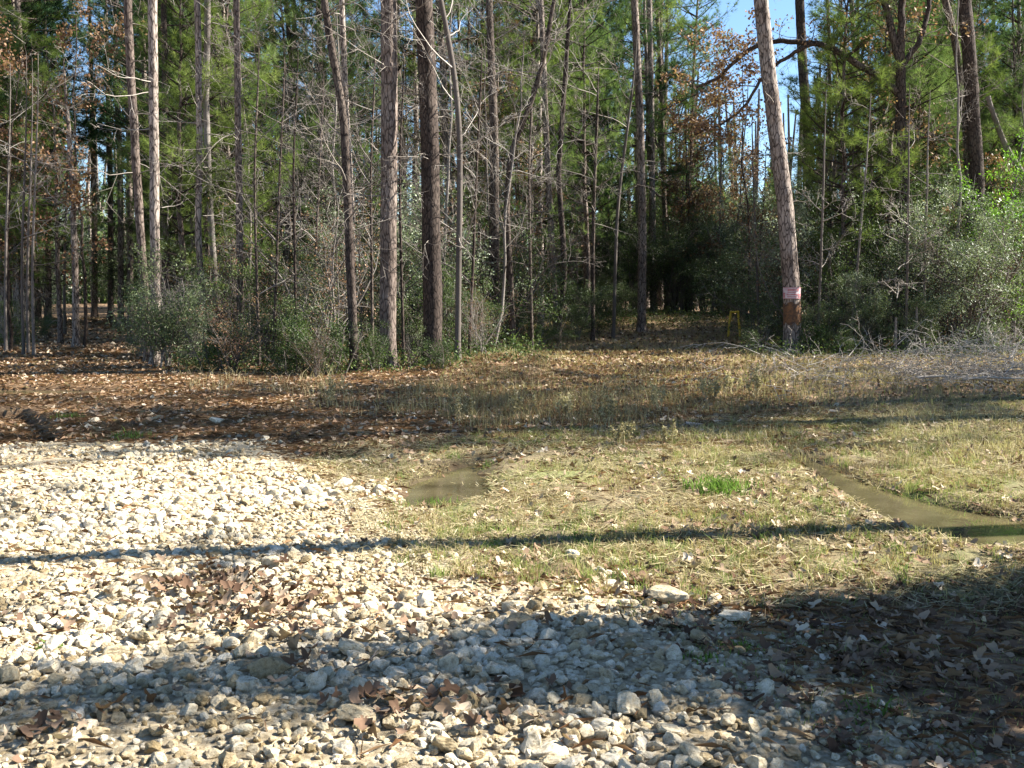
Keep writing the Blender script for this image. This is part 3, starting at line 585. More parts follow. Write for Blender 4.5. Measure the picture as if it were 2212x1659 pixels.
T['rust'] = [pine(131, 11, .10, 4.0, 1.8, 'needles_rust', (9, .2, .009), .7, .5, 3, 14)]
T['bare'] = [bare(201 + k, 5.5 + 1.1 * k, .030 + .006 * k, 13 + k) for k in range(6)]
T['hardwood'] = [bare(221 + k, 13 + 1.5 * k, .10 + .02 * k, 24, 'dark_bark' if k % 2 else 'grey_bark', 'twig', 0, 4 if k < 2 else 3, .02, .30) for k in range(4)]
T['brown'] = [bare(241 + k, 6 + 1.5 * k, .05, 14, 'dark_bark', 'twig', 2 + (k > 0), 3, .03) for k in range(3)]
T['shrub'] = [bushy(301 + k, 3.2 + .5 * k, 1.5, 8, 15000, ('leaf_grey', 'leaf_green', 'leaf_grey', 'leaf_green', 'leaf_silver')[k]) for k in range(5)]
T['low'] = [bushy(321 + k, 1.1 + .25 * k, .9, 9, 7000, ('leaf_green', 'leaf_grey', 'leaf_green')[k], .035, .02, 0, 'twig', .07, 0, .6) for k in range(3)]
T['thicket'] = [bushy(331 + k, 2.6 + .6 * k, 1.4, 9, 2600, 'leaf_brown' if k != 1 else 'leaf_grey', .05, .028, 0, 'twig', .09) for k in range(3)]

CAT = dict(dark='pine tree', young='pine tree', mid='pine tree', tall='pine tree', rust='pine tree', bare='sapling', hardwood='tree', brown='oak tree', shrub='shrub', low='shrub', thicket='shrub')
NAME = dict(dark='pine_tree', young='young_pine', mid='pine_tree', tall='pine_tree', rust='dying_pine', bare='bare_sapling', hardwood='hardwood_tree', brown='brown_leaved_oak', shrub='evergreen_shrub', low='low_shrub', thicket='thicket_shrub')
def plant(kind, v, x_, y_, sc=1., rz=None, label=None, group=None, parts=None, tilt=(0, 0)):
    parts = parts or T[kind][v % len(T[kind])]
    e = bpy.data.objects.new(NAME.get(kind, kind), None); COL.objects.link(e)
    e.location = (x_, y_, h1(x_, y_)); e.rotation_euler = (tilt[0], tilt[1], rng.uniform(0, 2 * pi) if rz is None else rz); e.scale = (sc,) * 3 if np.ndim(sc) == 0 else sc
    tag(e, label, CAT.get(kind, 'tree'), group)
    for nm, me in parts:
        o = bpy.data.objects.new(nm, me); COL.objects.link(o); o.parent = e
    return e

# ------------------------------------------------------------------ the trees one can point at
def hero(name, label, pts_, w0, w1, D=None, H=20, bk='pine_bark', crown=None, dead=8, limbs=0, cat='pine tree', k=18, group='standing trees at the edge of the woods', limb_m='dead_twig', limb_ratio=1.2, zl=(1.5, 8), rust=False, ext=None):
    """pts_: picture points of the stem from its foot up; widths in picture pixels at foot and at the last point"""
    r = np.random.default_rng(abs(hash(label)) % 1000 if False else sum(map(ord, label)))
    if D is None: D = gnd(*pts_[0])[1]
    Q = np.array([at(px, py, D) for px, py in pts_]); foot = Q[0].copy(); gz = h1(foot[0], foot[1])
    if Q[0][2] > gz + .05: Q = np.concatenate([[[Q[0][0] - (Q[1][0] - Q[0][0]) / (Q[1][2] - Q[0][2]) * (Q[0][2] - gz), D, gz]], Q])
    else: Q[0][2] = gz
    base = Q[0].copy(); Q = Q - base; zt = Q[-1][2]; n = len(Q)
    if H > zt:
        dirx = (Q[-1] - Q[-2]) / (Q[-1][2] - Q[-2][2]); Q = np.concatenate([Q, [Q[-1] + dirx * (H - zt) * .5, Q[-1] + dirx * .8 * (H - zt)]]); Q[-1][2] = H; 
        if len(Q) >= 2: Q[-2][2] = zt + (H - zt) * .5
    zz = np.arange(-.1, Q[-1][2], .07 if w0 > 13 else .2); R0 = w0 / 2 / F * D; R1 = w1 / 2 / F * D
    px_ = np.interp(zz, Q[:, 2], Q[:, 0]); py_ = np.cumsum(r.normal(0, .006, len(zz))); 
    ks = 9; kern = np.ones(ks) / ks; px_ = np.convolve(np.pad(px_, ks // 2, 'edge'), kern, 'valid')[:len(zz)]
    rad = np.interp(zz, [0, max(zt, .5), Q[-1][2]], [R0, R1, R1 * .25]) * (1 + .45 * np.exp(-np.maximum(zz, 0) / .16))
    an = np.arange(k) * 2 * pi / k
    rough = 1 + .07 * vn(np.arange(k)[None, :] * .9 + 50 * np.ones((len(zz), 1)), zz[:, None] * 4.5, int(w0 * 7)) + .05 * vn(np.arange(k)[None, :] * 1.7 + 0 * zz[:, None], zz[:, None] * 14, 5) + .18 * np.exp(-np.maximum(zz, 0) / .2)[:, None] * np.cos(an * 5 + r.uniform(0, 6))[None]
    P = np.column_stack([px_, py_, zz]); V, Fq = tube(P, rad, k, rough=rough); b = MB(); b.add(V, Fq, 0)
    e = bpy.data.objects.new(name, None); COL.objects.link(e); e.location = base; tag(e, label, cat, group)
    ax = lambda z: (float(np.interp(z, zz, px_)), float(np.interp(z, zz, py_)))
    rd = lambda z: float(np.interp(z, zz, rad))
    ob('trunk', b.mesh('tree_trunk', [M[bk]]), e)
    b3 = MB(); tips = []
    for _ in range(dead + limbs):
        z = r.uniform(*zl); a = r.uniform(0, 2 * pi); lim = _ >= dead
        grow(b3, r, (*ax(z), z), (cos(a), sin(a), r.uniform(.2, 1.) if lim else r.uniform(-.35, .35)), (r.uniform(1., 2.2) if lim else r.uniform(.35, 1.7)) * limb_ratio, min(.012, rd(z) * .4) * (1.3 if lim else 1), 0 if lim else 1, dict(levels=3 if lim else 3, nb=[5, 4, 3, 2], ratio=.52, up=.03 if lim else -.01, wig=.14, seg=.25), tips)
    if b3.n: ob('branches', b3.mesh('dead_branches', [M[limb_m]]), e)
    if crown:
        zc, Lm, nm = crown; b4 = MB(); b5 = MB(); pine_crown(b4, b5, r, zc, Q[-1][2] + .4, Lm * .8, .9, (12, .26, .014), .4, 2., .5, ax)
        b4.Fa = [(f, 0) for f, _ in b4.Fa]; cr = ob('crown', b5.mesh('pine_needles', [M[nm]], False), e); ob('limbs', b4.mesh('limbs', [M['dark_bark']]), e)
    e['_'] = 0; del e['_']
    return e, base, ax, rd, b
g2 = 'large pine trunks'
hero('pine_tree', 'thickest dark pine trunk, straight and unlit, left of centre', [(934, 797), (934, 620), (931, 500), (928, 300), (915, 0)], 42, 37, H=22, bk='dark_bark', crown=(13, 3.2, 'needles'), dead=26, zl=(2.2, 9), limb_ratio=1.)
hero('pine_tree', 'big pine with sunlit flaky right side, second left of the thickest dark trunk', [(838, 800), (838, 620), (840, 400), (842, 200), (840, 0)], 36, 34, H=22, crown=(13, 3.2, 'needles'), dead=22, zl=(2.2, 9), limb_ratio=1.)
hero('pine_tree', 'tall leaning pine carrying the faded red sign', [(1711, 765), (1711, 640), (1706, 560), (1698, 440), (1672, 234), (1646, 0)], 38, 30, H=24, crown=(15, 3.2, 'needles'), dead=7, zl=(1.5, 6), limb_ratio=.8, group='large pine trunks')
hero('hardwood_tree', 'thin dark trunk bowing right at its foot, left of the big sunlit pine', [(767, 805), (760, 650), (752, 450), (742, 250), (709, 60), (698, -20)], 20, 15, H=14, bk='dark_bark', dead=16, limbs=8, cat='tree', zl=(2.5, 9))
hero('pine_tree', 'narrow pink-barked pine directly behind the thin bowed trunk', [(764, 770), (761, 500), (746, 224), (738, 0)], 16, 12, D=25, H=18, crown=(12, 2.5, 'needles'), dead=14, zl=(3, 9))
hero('bare_sapling', 'pale crooked slim stem just right of the thickest dark pine', [(988, 800), (990, 650), (991, 520), (995, 391), (991, 224), (976, 120), (954, 10)], 13, 11, H=11, bk='grey_bark', dead=4, limbs=14, cat='sapling', zl=(2, 9), k=12, group='slim bare trees')
hero('hardwood_tree', 'black-barked tree forking high up, right of the pale crooked stem', [(1067, 668), (1067, 500), (1068, 330), (1066, 240), (1060, 100), (1056, -10)], 26, 14, D=26, H=17, bk='dark_bark', dead=12, limbs=14, cat='tree', zl=(4, 12), limb_m='twig', limb_ratio=1.5)
hero('hardwood_tree', 'slender dark tree touching the right side of the black forked one, leaning right aloft', [(1105, 690), (1100, 560), (1094, 450), (1103, 330), (1150, 215), (1176, 120), (1195, 10)], 16, 9, D=25, H=13, bk='dark_bark', dead=6, limbs=12, cat='tree', zl=(3, 9))
hero('pine_tree', 'slim grey pine left of the curved dark sapling in the middle', [(1200, 700), (1190, 500), (1180, 300), (1172, 80), (1168, 0)], 14, 12, D=31, H=19, crown=(11.5, 2.6, 'needles'), dead=16, zl=(3, 11))
hero('hardwood_tree', 'dark sinuous small tree with a curved foot at the left of the grassy opening', [(1206, 712), (1219, 590), (1216, 520), (1206, 375), (1216, 235), (1225, 100)], 14, 9, H=11, D=29, bk='dark_bark', dead=4, limbs=9, cat='tree', zl=(4, 10), k=12)
hero('pine_tree', 'thin lit pine slanting left, behind the shrubs of the opening', [(1268, 600), (1263, 530), (1245, 340), (1238, 200), (1230, 20)], 14, 11, D=40, H=20, crown=(13, 2.6, 'needles'), dead=8, zl=(5, 13))
hero('bare_sapling', 'straight black slim sapling right of the slanting lit pine', [(1281, 690), (1281, 520), (1284, 405), (1290, 250)], 9, 6, D=30, H=8, bk='dark_bark', dead=2, limbs=8, cat='sapling', zl=(3, 7.5), k=8, group='slim bare trees')
hero('bare_sapling', 'pale slim sapling beside the reddish pine of the opening', [(1326, 690), (1330, 520), (1336, 420), (1352, 300)], 8, 6, D=31, H=9, bk='grey_bark', dead=2, limbs=10, cat='sapling', zl=(4, 9), k=8, group='slim bare trees')
hero('pine_tree', 'straight reddish sunlit pine rising behind the big feathery shrub', [(1386, 690), (1388, 500), (1383, 260), (1370, 0)], 19, 15, D=33, H=22, crown=(15, 2.8, 'needles'), dead=10, zl=(4, 13))
hero('pine_tree', 'second narrower sunlit pine right of the straight reddish one', [(1412, 640), (1409, 400), (1406, 200), (1402, 20)], 13, 11, D=42, H=22, crown=(15, 2.8, 'needles'), dead=8, zl=(5, 13))
hero('pine_tree', 'short-seen pinkish pine behind the oak limbs left of the leaning signed pine', [(1440, 620), (1432, 350), (1428, 180), (1420, 40)], 12, 9, D=46, H=19, crown=(13, 2.6, 'needles'), dead=8, zl=(6, 13))
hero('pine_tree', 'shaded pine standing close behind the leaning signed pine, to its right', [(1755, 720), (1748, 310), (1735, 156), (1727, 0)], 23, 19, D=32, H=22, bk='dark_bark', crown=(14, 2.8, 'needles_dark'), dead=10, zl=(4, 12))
hero('pine_tree', 'very thin dark pine between the leaning pine and the forked hardwood', [(1797, 700), (1795, 340), (1791, 80), (1788, 0)], 9, 7, D=30, H=15, bk='dark_bark', crown=(9, 1.8, 'needles'), dead=10, zl=(3, 9))
hero('pine_tree', 'slender pine just left of the forked hardwood', [(1862, 700), (1852, 210), (1841, 0)], 12, 10, D=36, H=18, crown=(10, 2.3, 'needles'), dead=10, zl=(3, 10))
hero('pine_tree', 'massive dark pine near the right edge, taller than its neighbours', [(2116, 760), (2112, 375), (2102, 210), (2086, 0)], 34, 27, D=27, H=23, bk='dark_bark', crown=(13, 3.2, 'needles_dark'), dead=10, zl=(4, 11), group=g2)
hero('hardwood_tree', 'dark stem joining the massive right pine, leaning left above', [(2100, 740), (2090, 300), (2066, 104), (2040, 0)], 18, 14, D=28, H=14, bk='dark_bark', dead=2, limbs=6, cat='tree', zl=(5, 12))
hero('dead_tree', 'broken grey dead trunk slanting down to the right edge', [(2260, 470), (2209, 375), (2170, 313), (2131, 208)], 16, 10, D=28, H=1, bk='grey_bark', dead=0, cat='dead tree')
hero('young_pine', 'feathery young pine at the top right corner', [(2195, 720), (2197, 300), (2190, 40)], 10, 4, D=33, H=11.5, bk='dark_bark', crown=(3., 1.5, 'needles_dark'), dead=6, zl=(1, 4))
# left side
hero('pine_tree', 'slightly bent grey pine, left one of the pair beside the track', [(322, 790), (310, 600), (297, 400), (285, 200), (278, 0)], 18, 17, D=22, H=19, crown=(10, 2.9, 'needles_dark'), dead=12, zl=(3, 9), group=g2)
hero('pine_tree', 'straight pale pine with bright right edge, right one of the pair beside the track', [(336, 795), (335, 600), (333, 400), (328, 0)], 21, 19, D=21, H=21, crown=(11, 3., 'needles_dark'), dead=12, zl=(3, 9), group=g2)
hero('pine_tree', 'dark slim pine behind the pair, seen between them', [(362, 760), (358, 300), (355, 0)], 14, 12, D=30, H=18, bk='dark_bark', crown=(9, 2.8, 'needles_dark'), dead=10, zl=(3, 9))
hero('pine_tree', 'left stem of the two crossing slim pines', [(448, 780), (430, 500), (434, 300), (430, 60), (428, 0)], 14, 13, D=23, H=17, crown=(9.5, 2.4, 'needles_bright'), dead=14, zl=(3, 9))
hero('pine_tree', 'right stem of the two crossing slim pines, paler and bent', [(482, 770), (465, 620), (452, 400), (447, 200), (450, 0)], 14, 13, D=24, H=18, bk='grey_bark', crown=(10, 2.4, 'needles'), dead=14, zl=(3, 9))
hero('pine_tree', 'broad lit pine farther back between the crossing pines and the next one', [(488, 640), (478, 450), (468, 250), (462, 0)], 26, 20, D=38, H=21, crown=(13, 3, 'needles'), dead=8, zl=(4, 12))
hero('pine_tree', 'narrow pine with pink bark right of the crossing pair', [(518, 790), (517, 600), (515, 400), (510, 0)], 16, 13, D=23, H=18, crown=(11, 2.4, 'needles'), dead=16, zl=(2.5, 9))
hero('pine_tree', 'thin black pine leaning left high against blue sky', [(665, 720), (640, 250), (622, 40), (618, 0)], 11, 10, D=32, H=16, bk='dark_bark', crown=(11, 2.2, 'needles'), dead=12, zl=(4, 11))
hero('pine_tree', 'dark pine in the bare thicket left of the bowed trunk', [(700, 740), (694, 400), (688, 0)], 15, 13, D=30, H=18, bk='dark_bark', crown=(12, 2.4, 'needles'), dead=14, zl=(3, 11))
hero('pine_tree', 'reddish pine standing right in the thicket behind the narrow pink pine', [(570, 740), (563, 400), (556, 0)], 14, 12, D=33, H=18, crown=(11, 2.4, 'needles'), dead=12, zl=(3, 11))
hero('pine_tree', 'pale-stemmed pine near the upper left corner behind brown leaves', [(55, 700), (52, 300), (40, 0)], 14, 12, D=36, H=19, crown=(8, 3., 'needles_dark'), dead=10, zl=(3, 8))
hero('brown_leaved_oak', 'small oak with rust brown leaves at the far side of the track', [(165, 752), (163, 600), (158, 430), (150, 330)], 15, 11, H=7.5, bk='pine_bark', dead=0, limbs=0, cat='oak tree', group='oaks holding brown leaves')
for (px, py, D, lb) in ((50, 770, 24, 'leftmost grey stem of the close trio by the track'), (61, 770, 24.5, 'middle stem of the close trio by the track'), (73, 770, 24, 'darkest stem of the close trio by the track'), (12, 772, 25, 'dim stem at the very left edge beside the track'), (140, 740, 33, 'distant thin stem left of the rust brown oak')):
    hero('bare_sapling', lb, [(px, py), (px - 2, 560), (px + 3, 430)], 7, 5, D=D, H=7, bk='grey_bark', dead=4, limbs=4, cat='sapling', k=8, zl=(2.5, 8), group='slim bare trees')
for (px, D, lb) in ((240, 44, 'distant pine trunk at the end of the left track'), (262, 40, 'distant grey trunk just right of the track end'), (283, 38, 'distant trunk nearer the pale straight pine'), (205, 48, 'faint distant trunk left of the track end'), (105, 40, 'distant trunk between the trio and the brown oak')):
    hero('pine_tree', lb, [(px, 720), (px - 2, 400), (px - 6, 250)], 13, 11, D=D, H=17, crown=(8, 2.6, 'needles_dark'), dead=8, zl=(3, 9), group='distant trunks round the left track')
for (px, px2, y1, D, lb) in ((1765, 1778, 430, 25, 'pale thin sapling just right of the leaning signed pine'), (1835, 1862, 462, 25.5, 'slanting pale sapling left of the dark gap in the right thicket'), (1958, 1960, 430, 24.5, 'straight pale stem in front of the right thicket'), (1992, 2003, 430, 25, 'faint stem left of the silvery shrub'), (1934, 1938, 680, 24, 'short broken pale stem at the foot of the right thicket'), (1978, 1984, 640, 24.3, 'dark short stem at the right thicket foot'), (1640, 1632, 520, 28, 'thin bare stem in the gap left of the leaning signed pine')):
    hero('bare_sapling', lb, [(px, 765), ((px + px2) / 2, 620), (px2, y1)], 7, 5, D=D, H=0 if y1 > 600 else 6.5, bk='grey_bark', dead=2, limbs=5, cat='sapling', k=8, zl=(1.2, 3.2) if y1 > 600 else (2, 6), group='slim bare trees', limb_ratio=.5)
for (px, px2, D, lb) in ((560, 548, 20.5, 'wand-like stem in the bare thicket, right of the pink narrow pine'), (590, 604, 21.5, 'thin stem leaning right in the bare thicket'), (640, 632, 20.5, 'dark thin stem in the middle of the bare thicket'), (668, 690, 23, 'stem leaning right, close left of the bowed trunk'), (806, 800, 21, 'bare stem between the bowed trunk and the big sunlit pine'), (872, 862, 20.5, 'slim stem close right of the big sunlit pine'), (1012, 1030, 21, 'thin stem leaning right of the pale crooked one'), (1150, 1142, 25, 'small stem left of the dark sinuous tree')):
    hero('bare_sapling', lb, [(px, 780), ((px + px2) / 2, 600), (px2, 350), (px2 + 8, 200)], 7, 4, D=D, H=6.5, bk='dark_bark', dead=2, limbs=10, limb_m='twig', cat='sapling', k=8, zl=(1.4, 6), group='slim bare trees')

# forked hardwood with the long mossy limb
def forked():
    D = 27.; base = at(1950, 760, D); base[2] = h1(base[0], base[1]); r = np.random.default_rng(77)
    e = bpy.data.objects.new('hardwood_tree', None); COL.objects.link(e); e.location = base; tag(e, 'forked dark hardwood whose long mossy limb reaches left behind the leaning pine', 'tree', 'standing trees at the edge of the woods')
    def limb(pp, w0, w1, off=0, k=10):
        Q = np.array([at(a, b_, D + off * i) for i, (a, b_) in enumerate(pp)]) - base; s = np.concatenate([[0], np.cumsum(np.linalg.norm(np.diff(Q, axis=0), axis=1))]); t = np.linspace(0, s[-1], int(s[-1] / .15) + 3)
        P = np.stack([np.interp(t, s, Q[:, c]) for c in range(3)], 1); P[1:-1] = (P[:-2] + P[1:-1] + P[2:]) / 3 + r.normal(0, .012, (len(P) - 2, 3)); return tube(P, np.linspace(w0, w1, len(P)) / 2 / F * D, k), P
    b = MB(); (V, Fq), _ = limb([(1952, 775), (1950, 500), (1946, 300), (1945, 130)], 30, 20, 0, 16); b.add(V, Fq)
    ob('trunk', b.mesh('tree_trunk', [M['dark_bark']]), e)
    b = MB(); tips = []
    for pp, w0, w1 in (([(1945, 140), (1925, 60), (1905, -20), (1890, -150)], 17, 9), ([(1945, 140), (1948, 40), (1950, -60), (1955, -200)], 17, 9), ([(1952, 138), (1985, 95), (2003, 40), (2012, -40)], 13, 8),
                       ([(1938, 200), (1900, 165), (1857, 141), (1800, 105), (1763, 94), (1710, 90), (1672, 88), (1640, 95), (1617, 109), (1580, 140), (1545, 172), (1500, 190)], 16, 6), ([(1763, 94), (1715, 112), (1690, 130), (1660, 150), (1640, 175), (1610, 230), (1560, 270), (1500, 290)], 9, 4), ([(1948, 330), (1975, 300), (2020, 290)], 8, 3)):
        (V, Fq), P = limb(pp, w0, w1, .12); b.add(V, Fq)
        for q in range(10):
            i = r.integers(len(P) // 4, len(P)); a = r.uniform(0, 2 * pi); grow(b, r, P[i], (cos(a), sin(a) * .6, r.uniform(-.3, .9)), r.uniform(.5, 1.6), .018, 1, dict(levels=3, nb=[0, 5, 3, 2], ratio=.5, up=.02, wig=.24), tips)
    ob('limbs', b.mesh('limbs', [M['dark_bark']]), e)
    C = np.array([t[0] for t in tips]); C = C[(C[:, 0] < -3.2) | (r.random(len(C)) < .15)]; C2 = np.repeat(C, 3, 0) + r.normal(0, .1, (len(C) * 3, 3)); b = MB(); leaves(b, r, C2, .1, .06); ob('crown', b.mesh('leaves', [M['leaf_brown']], False), e)
forked()
# clinging brown leaves of the track-side oak
q = gnd(165, 752); plant('brown', 2, q[0] + .15, q[1] + .2, .95, 1., 'bushy rust-leaved oak growing against the small oak beside the track', 'oaks holding brown leaves')

# ------------------------------------------------------------------ shrubs placed from the photograph
def shrub_at(px, py, D, H, kind, v, label, wide=1., leafm=None, group='evergreen shrubs'):
    p = at(px, py, D); Ht = {'shrub': 3.2 + .5 * (v % 5), 'low': 1.1 + .25 * (v % 3), 'thicket': 2.6 + .6 * (v % 3)}[kind]; s = H / Ht
    return plant(kind, v, p[0], D, (s * wide, s * wide, s), None, label, group)
big = lambda seed, H, R, nl, m, ns=12, L=.05: bushy(seed, H, R, ns, int(nl * .8), m, L * 1.35, L * .5, 0, 'twig', .09, 0, 1.3)
def big_at(px, D, parts, label, sc=1.): 
    p = at(px, 700, D); e = plant('shrub', 0, p[0], D, sc, 0, label, 'evergreen shrubs', parts); return e
big_at(1462, 41, big(401, 5.2, 2.6, 42000, 'leaf_grey', 15), 'largest feathery grey-green shrub at the back of the grassy opening')
big_at(1368, 41.5, big(402, 4.6, 2.0, 26000, 'leaf_green', 12), 'green shrub tucked left behind the largest feathery one')
big_at(2070, 25.4, big(403, 4.5, 2.9, 46000, 'leaf_silver', 14), 'silvery pale-leaved shrub, brightest of the right thicket')
big_at(1950, 26.3, big(404, 4.5, 2.5, 32000, 'leaf_grey', 12), 'dull grey-green shrub behind the pale stems left of the silvery one')
big_at(1830, 26.8, big(405, 4.4, 2.3, 28000, 'leaf_green', 12), 'dark green shrub between the leaning signed pine and the grey-green one')
big_at(2125, 26.6, big(406, 5.0, 1.7, 22000, 'leaf_lime', 9, .06), 'bright lime green bush above the silvery shrub')
big_at(352, 20.6, big(407, 2.5, 1.25, 17000, 'leaf_grey', 11, .04), 'pale green leafy shrub at the right side of the left track')
big_at(1658, 31, big(408, 3.4, 1.1, 20000, 'leaf_grey', 10), 'dim shrub just left of the leaning signed pine')
big_at(1560, 47, big(409, 6.0, 3., 30000, 'leaf_green', 12), 'tall dark evergreen bush closing the back of the opening')
big_at(2200, 27, big(410, 3.6, 1.9, 20000, 'leaf_green', 10), 'dark shrub at the right edge beside the silvery one')
for i, (px, D, H, k_, v, w) in enumerate([
    (1790, 24.8, 2.2, 'shrub', 2, .9), (1875, 25.2, 2.5, 'shrub', 4, .9), (2000, 24.2, 1.6, 'shrub', 0, 1.), (470, 19.5, 1.2, 'low', 0, .9), (555, 21.5, 1.1, 'low', 1, .9), (655, 18.9, 1.5, 'low', 2, .9), (712, 18.6, 1.25, 'low', 0, .9), (800, 19.2, 1.0, 'low', 2, .9), (890, 19.8, .8, 'low', 1, .9), (955, 18.9, .65, 'low', 0, 1.1), (615, 18.6, .7, 'low', 0, 1.0), (680, 18.0, 1.0, 'thicket', 2, 1.), (500, 19.0, 1.5, 'thicket', 0, 1.), (1040, 20.5, 1.5, 'thicket', 2, 1.),
    (1010, 22, 1.8, 'shrub', 1, 1.), (1150, 25.5, 1.5, 'shrub', 3, 1.2), (1240, 30, 1.9, 'shrub', 0, 1.1), (1285, 32.5, 1.7, 'shrub', 1, 1.1), (1190, 27, .8, 'low', 2, 1.2), (580, 23, 2.6, 'shrub', 1, 1.), (900, 23, 2.8, 'shrub', 3, 1.), (690, 22, 2.4, 'shrub', 0, 1.), (1640, 24.5, .8, 'low', 1, 1.3), (1760, 24.3, 1.0, 'low', 0, 1.2), (1830, 23.8, .7, 'low', 2, 1.3), (2170, 24, 1.1, 'low', 1, 1.2),
    (300, 23.5, 1.8, 'shrub', 0, 1.), (420, 22, 2.0, 'shrub', 4, 1.), (1700, 27.5, 2.4, 'shrub', 2, 1.1), (1900, 24.8, 2.2, 'shrub', 2, 1.1), (1325, 36, 2.4, 'shrub', 2, 1.), (20, 27, 1.5, 'shrub', 1, 1.), (100, 31, 1.2, 'shrub', 2, 1.3)]):
    lm = [(165, 'the rust-leaved oak'), (335, 'the pale straight pine'), (440, 'the crossing slim pines'), (560, 'the bare thicket stems'), (767, 'the bowed dark trunk'), (840, 'the big sunlit pine'), (931, 'the thickest dark pine'), (1067, 'the black forked tree'), (1210, 'the dark sinuous tree'), (1386, 'the straight reddish pine'), (1462, 'the largest feathery shrub'), (1706, 'the leaning signed pine'), (1860, 'the forked hardwood limb'), (2065, 'the silvery shrub')]
    a = min(lm, key=lambda z_: abs(z_[0] - px)); side = 'at the foot of' if abs(a[0] - px) < 18 else 'left of' if px < a[0] else 'right of'
    far_ = 'front-row' if D < 20.5 else 'second-row' if D < 26 else 'farther-back'
    shrub_at(px, 700, D, H, k_, v, '%s %s %s %s %s %s' % (['dark', 'grey-green', 'green'][v % 3], 'knee-high' if H < 1.2 else 'waist-high' if H < 1.8 else 'head-high', far_, 'bush', side, a[1]), w)

# ------------------------------------------------------------------ the woods behind: every stem its own object
LM = [(165, 'the rust-leaved oak'), (335, 'the pale straight pine'), (450, 'the crossing slim pines'), (600, 'the bare thicket stems'), (767, 'the bowed dark trunk'), (840, 'the big sunlit pine'), (931, 'the thickest dark pine'), (990, 'the pale crooked stem'), (1067, 'the black forked tree'), (1210, 'the dark sinuous tree'), (1386, 'the straight reddish pine'), (1490, 'the largest feathery shrub'), (1706, 'the leaning signed pine'), (1800, 'the very thin dark pine'), (1946, 'the forked hardwood'), (2065, 'the silvery shrub'), (2112, 'the massive right pine')]
DESC = dict(dark=['dark dense pine', 'broad dark pine'], young=['bright young pine', 'bushy young pine'], mid=['full-crowned pine', 'green pine'], tall=['tall pine', 'high-crowned pine'], rust=['rust-needled dying pine'], bare=['bare sapling', 'leafless sapling'], hardwood=['leafless hardwood', 'bare branching tree'], brown=['brown-leaved oak'], shrub=['evergreen bush', 'leafy bush'], low=['low bush'], thicket=['twiggy thin-leaved bush'])
def filler(kind, n, px0, px1, d0, d1, s0=.85, s1=1.15):
    tries = 0; done = 0
    while done < n and tries < n * 20:
        tries += 1; px = rng.uniform(px0, px1); D = d0 + (d1 - d0) * rng.random() ** 1.15; x_ = (px - 1106) / F * D
        if abs(x_ + .395 * D + (0 if D < 30 else (D - 30) * .04)) < 1.7 + .01 * D: continue                      # the left track stays open
        if 1190 < px < 1610 and D < 40: continue
        if 172 < px < 300 and D < 62: continue
        if 60 < px <= 172 and D < 36: continue
        if kind in ('tall', 'mid', 'dark') and (1560 < px < 1775 or 1285 < px < 1352 or 590 < px < 650 or px > 2290): continue   # gaps of sky
        if 2.5 < x_ < 15 and 35 < D < 42 and kind != 'bare' and px > 1600: continue
        sc = rng.uniform(s0, s1); a = min(LM, key=lambda z_: abs(z_[0] - px)); dd = px - a[0]
        side = 'straight behind' if abs(dd) < 16 else 'just left of' if -60 < dd < 0 else 'just right of' if 0 < dd < 60 else 'well left of' if dd < 0 else 'well right of'
        dep = 'close behind the front row' if D < 30 else 'midway into the woods' if D < 45 else 'deep in the woods'
        v = int(rng.integers(0, len(T[kind]))); lb = '%s %s %s %s' % (DESC[kind][v % len(DESC[kind])], dep, side, a[1])
        e = plant(kind, v, x_, D, sc, None, lb, lb, None, (rng.normal(0, .025), rng.normal(0, .025))); done += 1
# left block: dense dark pines
filler('dark', 22, -150, 175, 34, 52); filler('dark', 9, 200, 430, 40, 60); filler('mid', 12, -150, 430, 36, 60); filler('young', 8, -60, 420, 27, 42); filler('bare', 5, -60, 420, 28, 45); filler('brown', 3, -80, 170, 27, 42)
p = at(175, 700, 29); plant('young', 1, p[0] - .6, 29, .82, 0, 'bright green feathery young pine above the rust-leaved oak', 'young pines')
p = at(20, 700, 25.5); plant('brown', 1, p[0], 25.5, .95, 1, 'oak with rust red leaves at the left edge of the picture', 'oaks holding brown leaves')
filler('shrub', 10, 90, 420, 42, 62, 1., 1.6)
filler('shrub', 14, -80, 430, 60, 82, 1.5, 2.3); filler('shrub', 8, 1440, 1660, 52, 75, 1.4, 2.)
# middle left: bare thicket with a little green
filler('bare', 17, 400, 1180, 21.5, 36, .7, 1.1); filler('hardwood', 9, 420, 1200, 28, 60); filler('thicket', 16, 420, 1180, 21, 32); filler('shrub', 14, 430, 1200, 24, 45, .7, 1.); filler('mid', 21, 420, 1180, 32, 66); filler('tall', 6, 420, 1200, 44, 85); filler('young', 10, 380, 1150, 27, 45); filler('brown', 4, 520, 1180, 26, 45, .6, .9); filler('rust', 3, 930, 1130, 32, 40)
for _px, _D, _v, _s, _l in ((505, 27, 1, 1.0, 'yellow-green young pine right of the narrow pink pine'), (400, 24, 1, .9, 'yellow-green young pine between the paired pines and the crossing ones'), (620, 31, 1, 1.1, 'bright young pine top showing above the bare thicket'), (1870, 27.5, 1, .8, 'bright feathery young pine left of the forked hardwood'), (1790, 29, 1, .9, 'bright young pine at the very thin dark pine'), (1990, 29, 0, .9, 'green young pine right of the forked hardwood')):
    p = at(_px, 600, _D); plant('young', _v, p[0], _D, _s, None, _l, 'young pines')
p = at(455, 600, 25); plant('young', 1, p[0], 25, .8, 2, 'yellow-green young pine between the crossing slim pines', 'young pines')
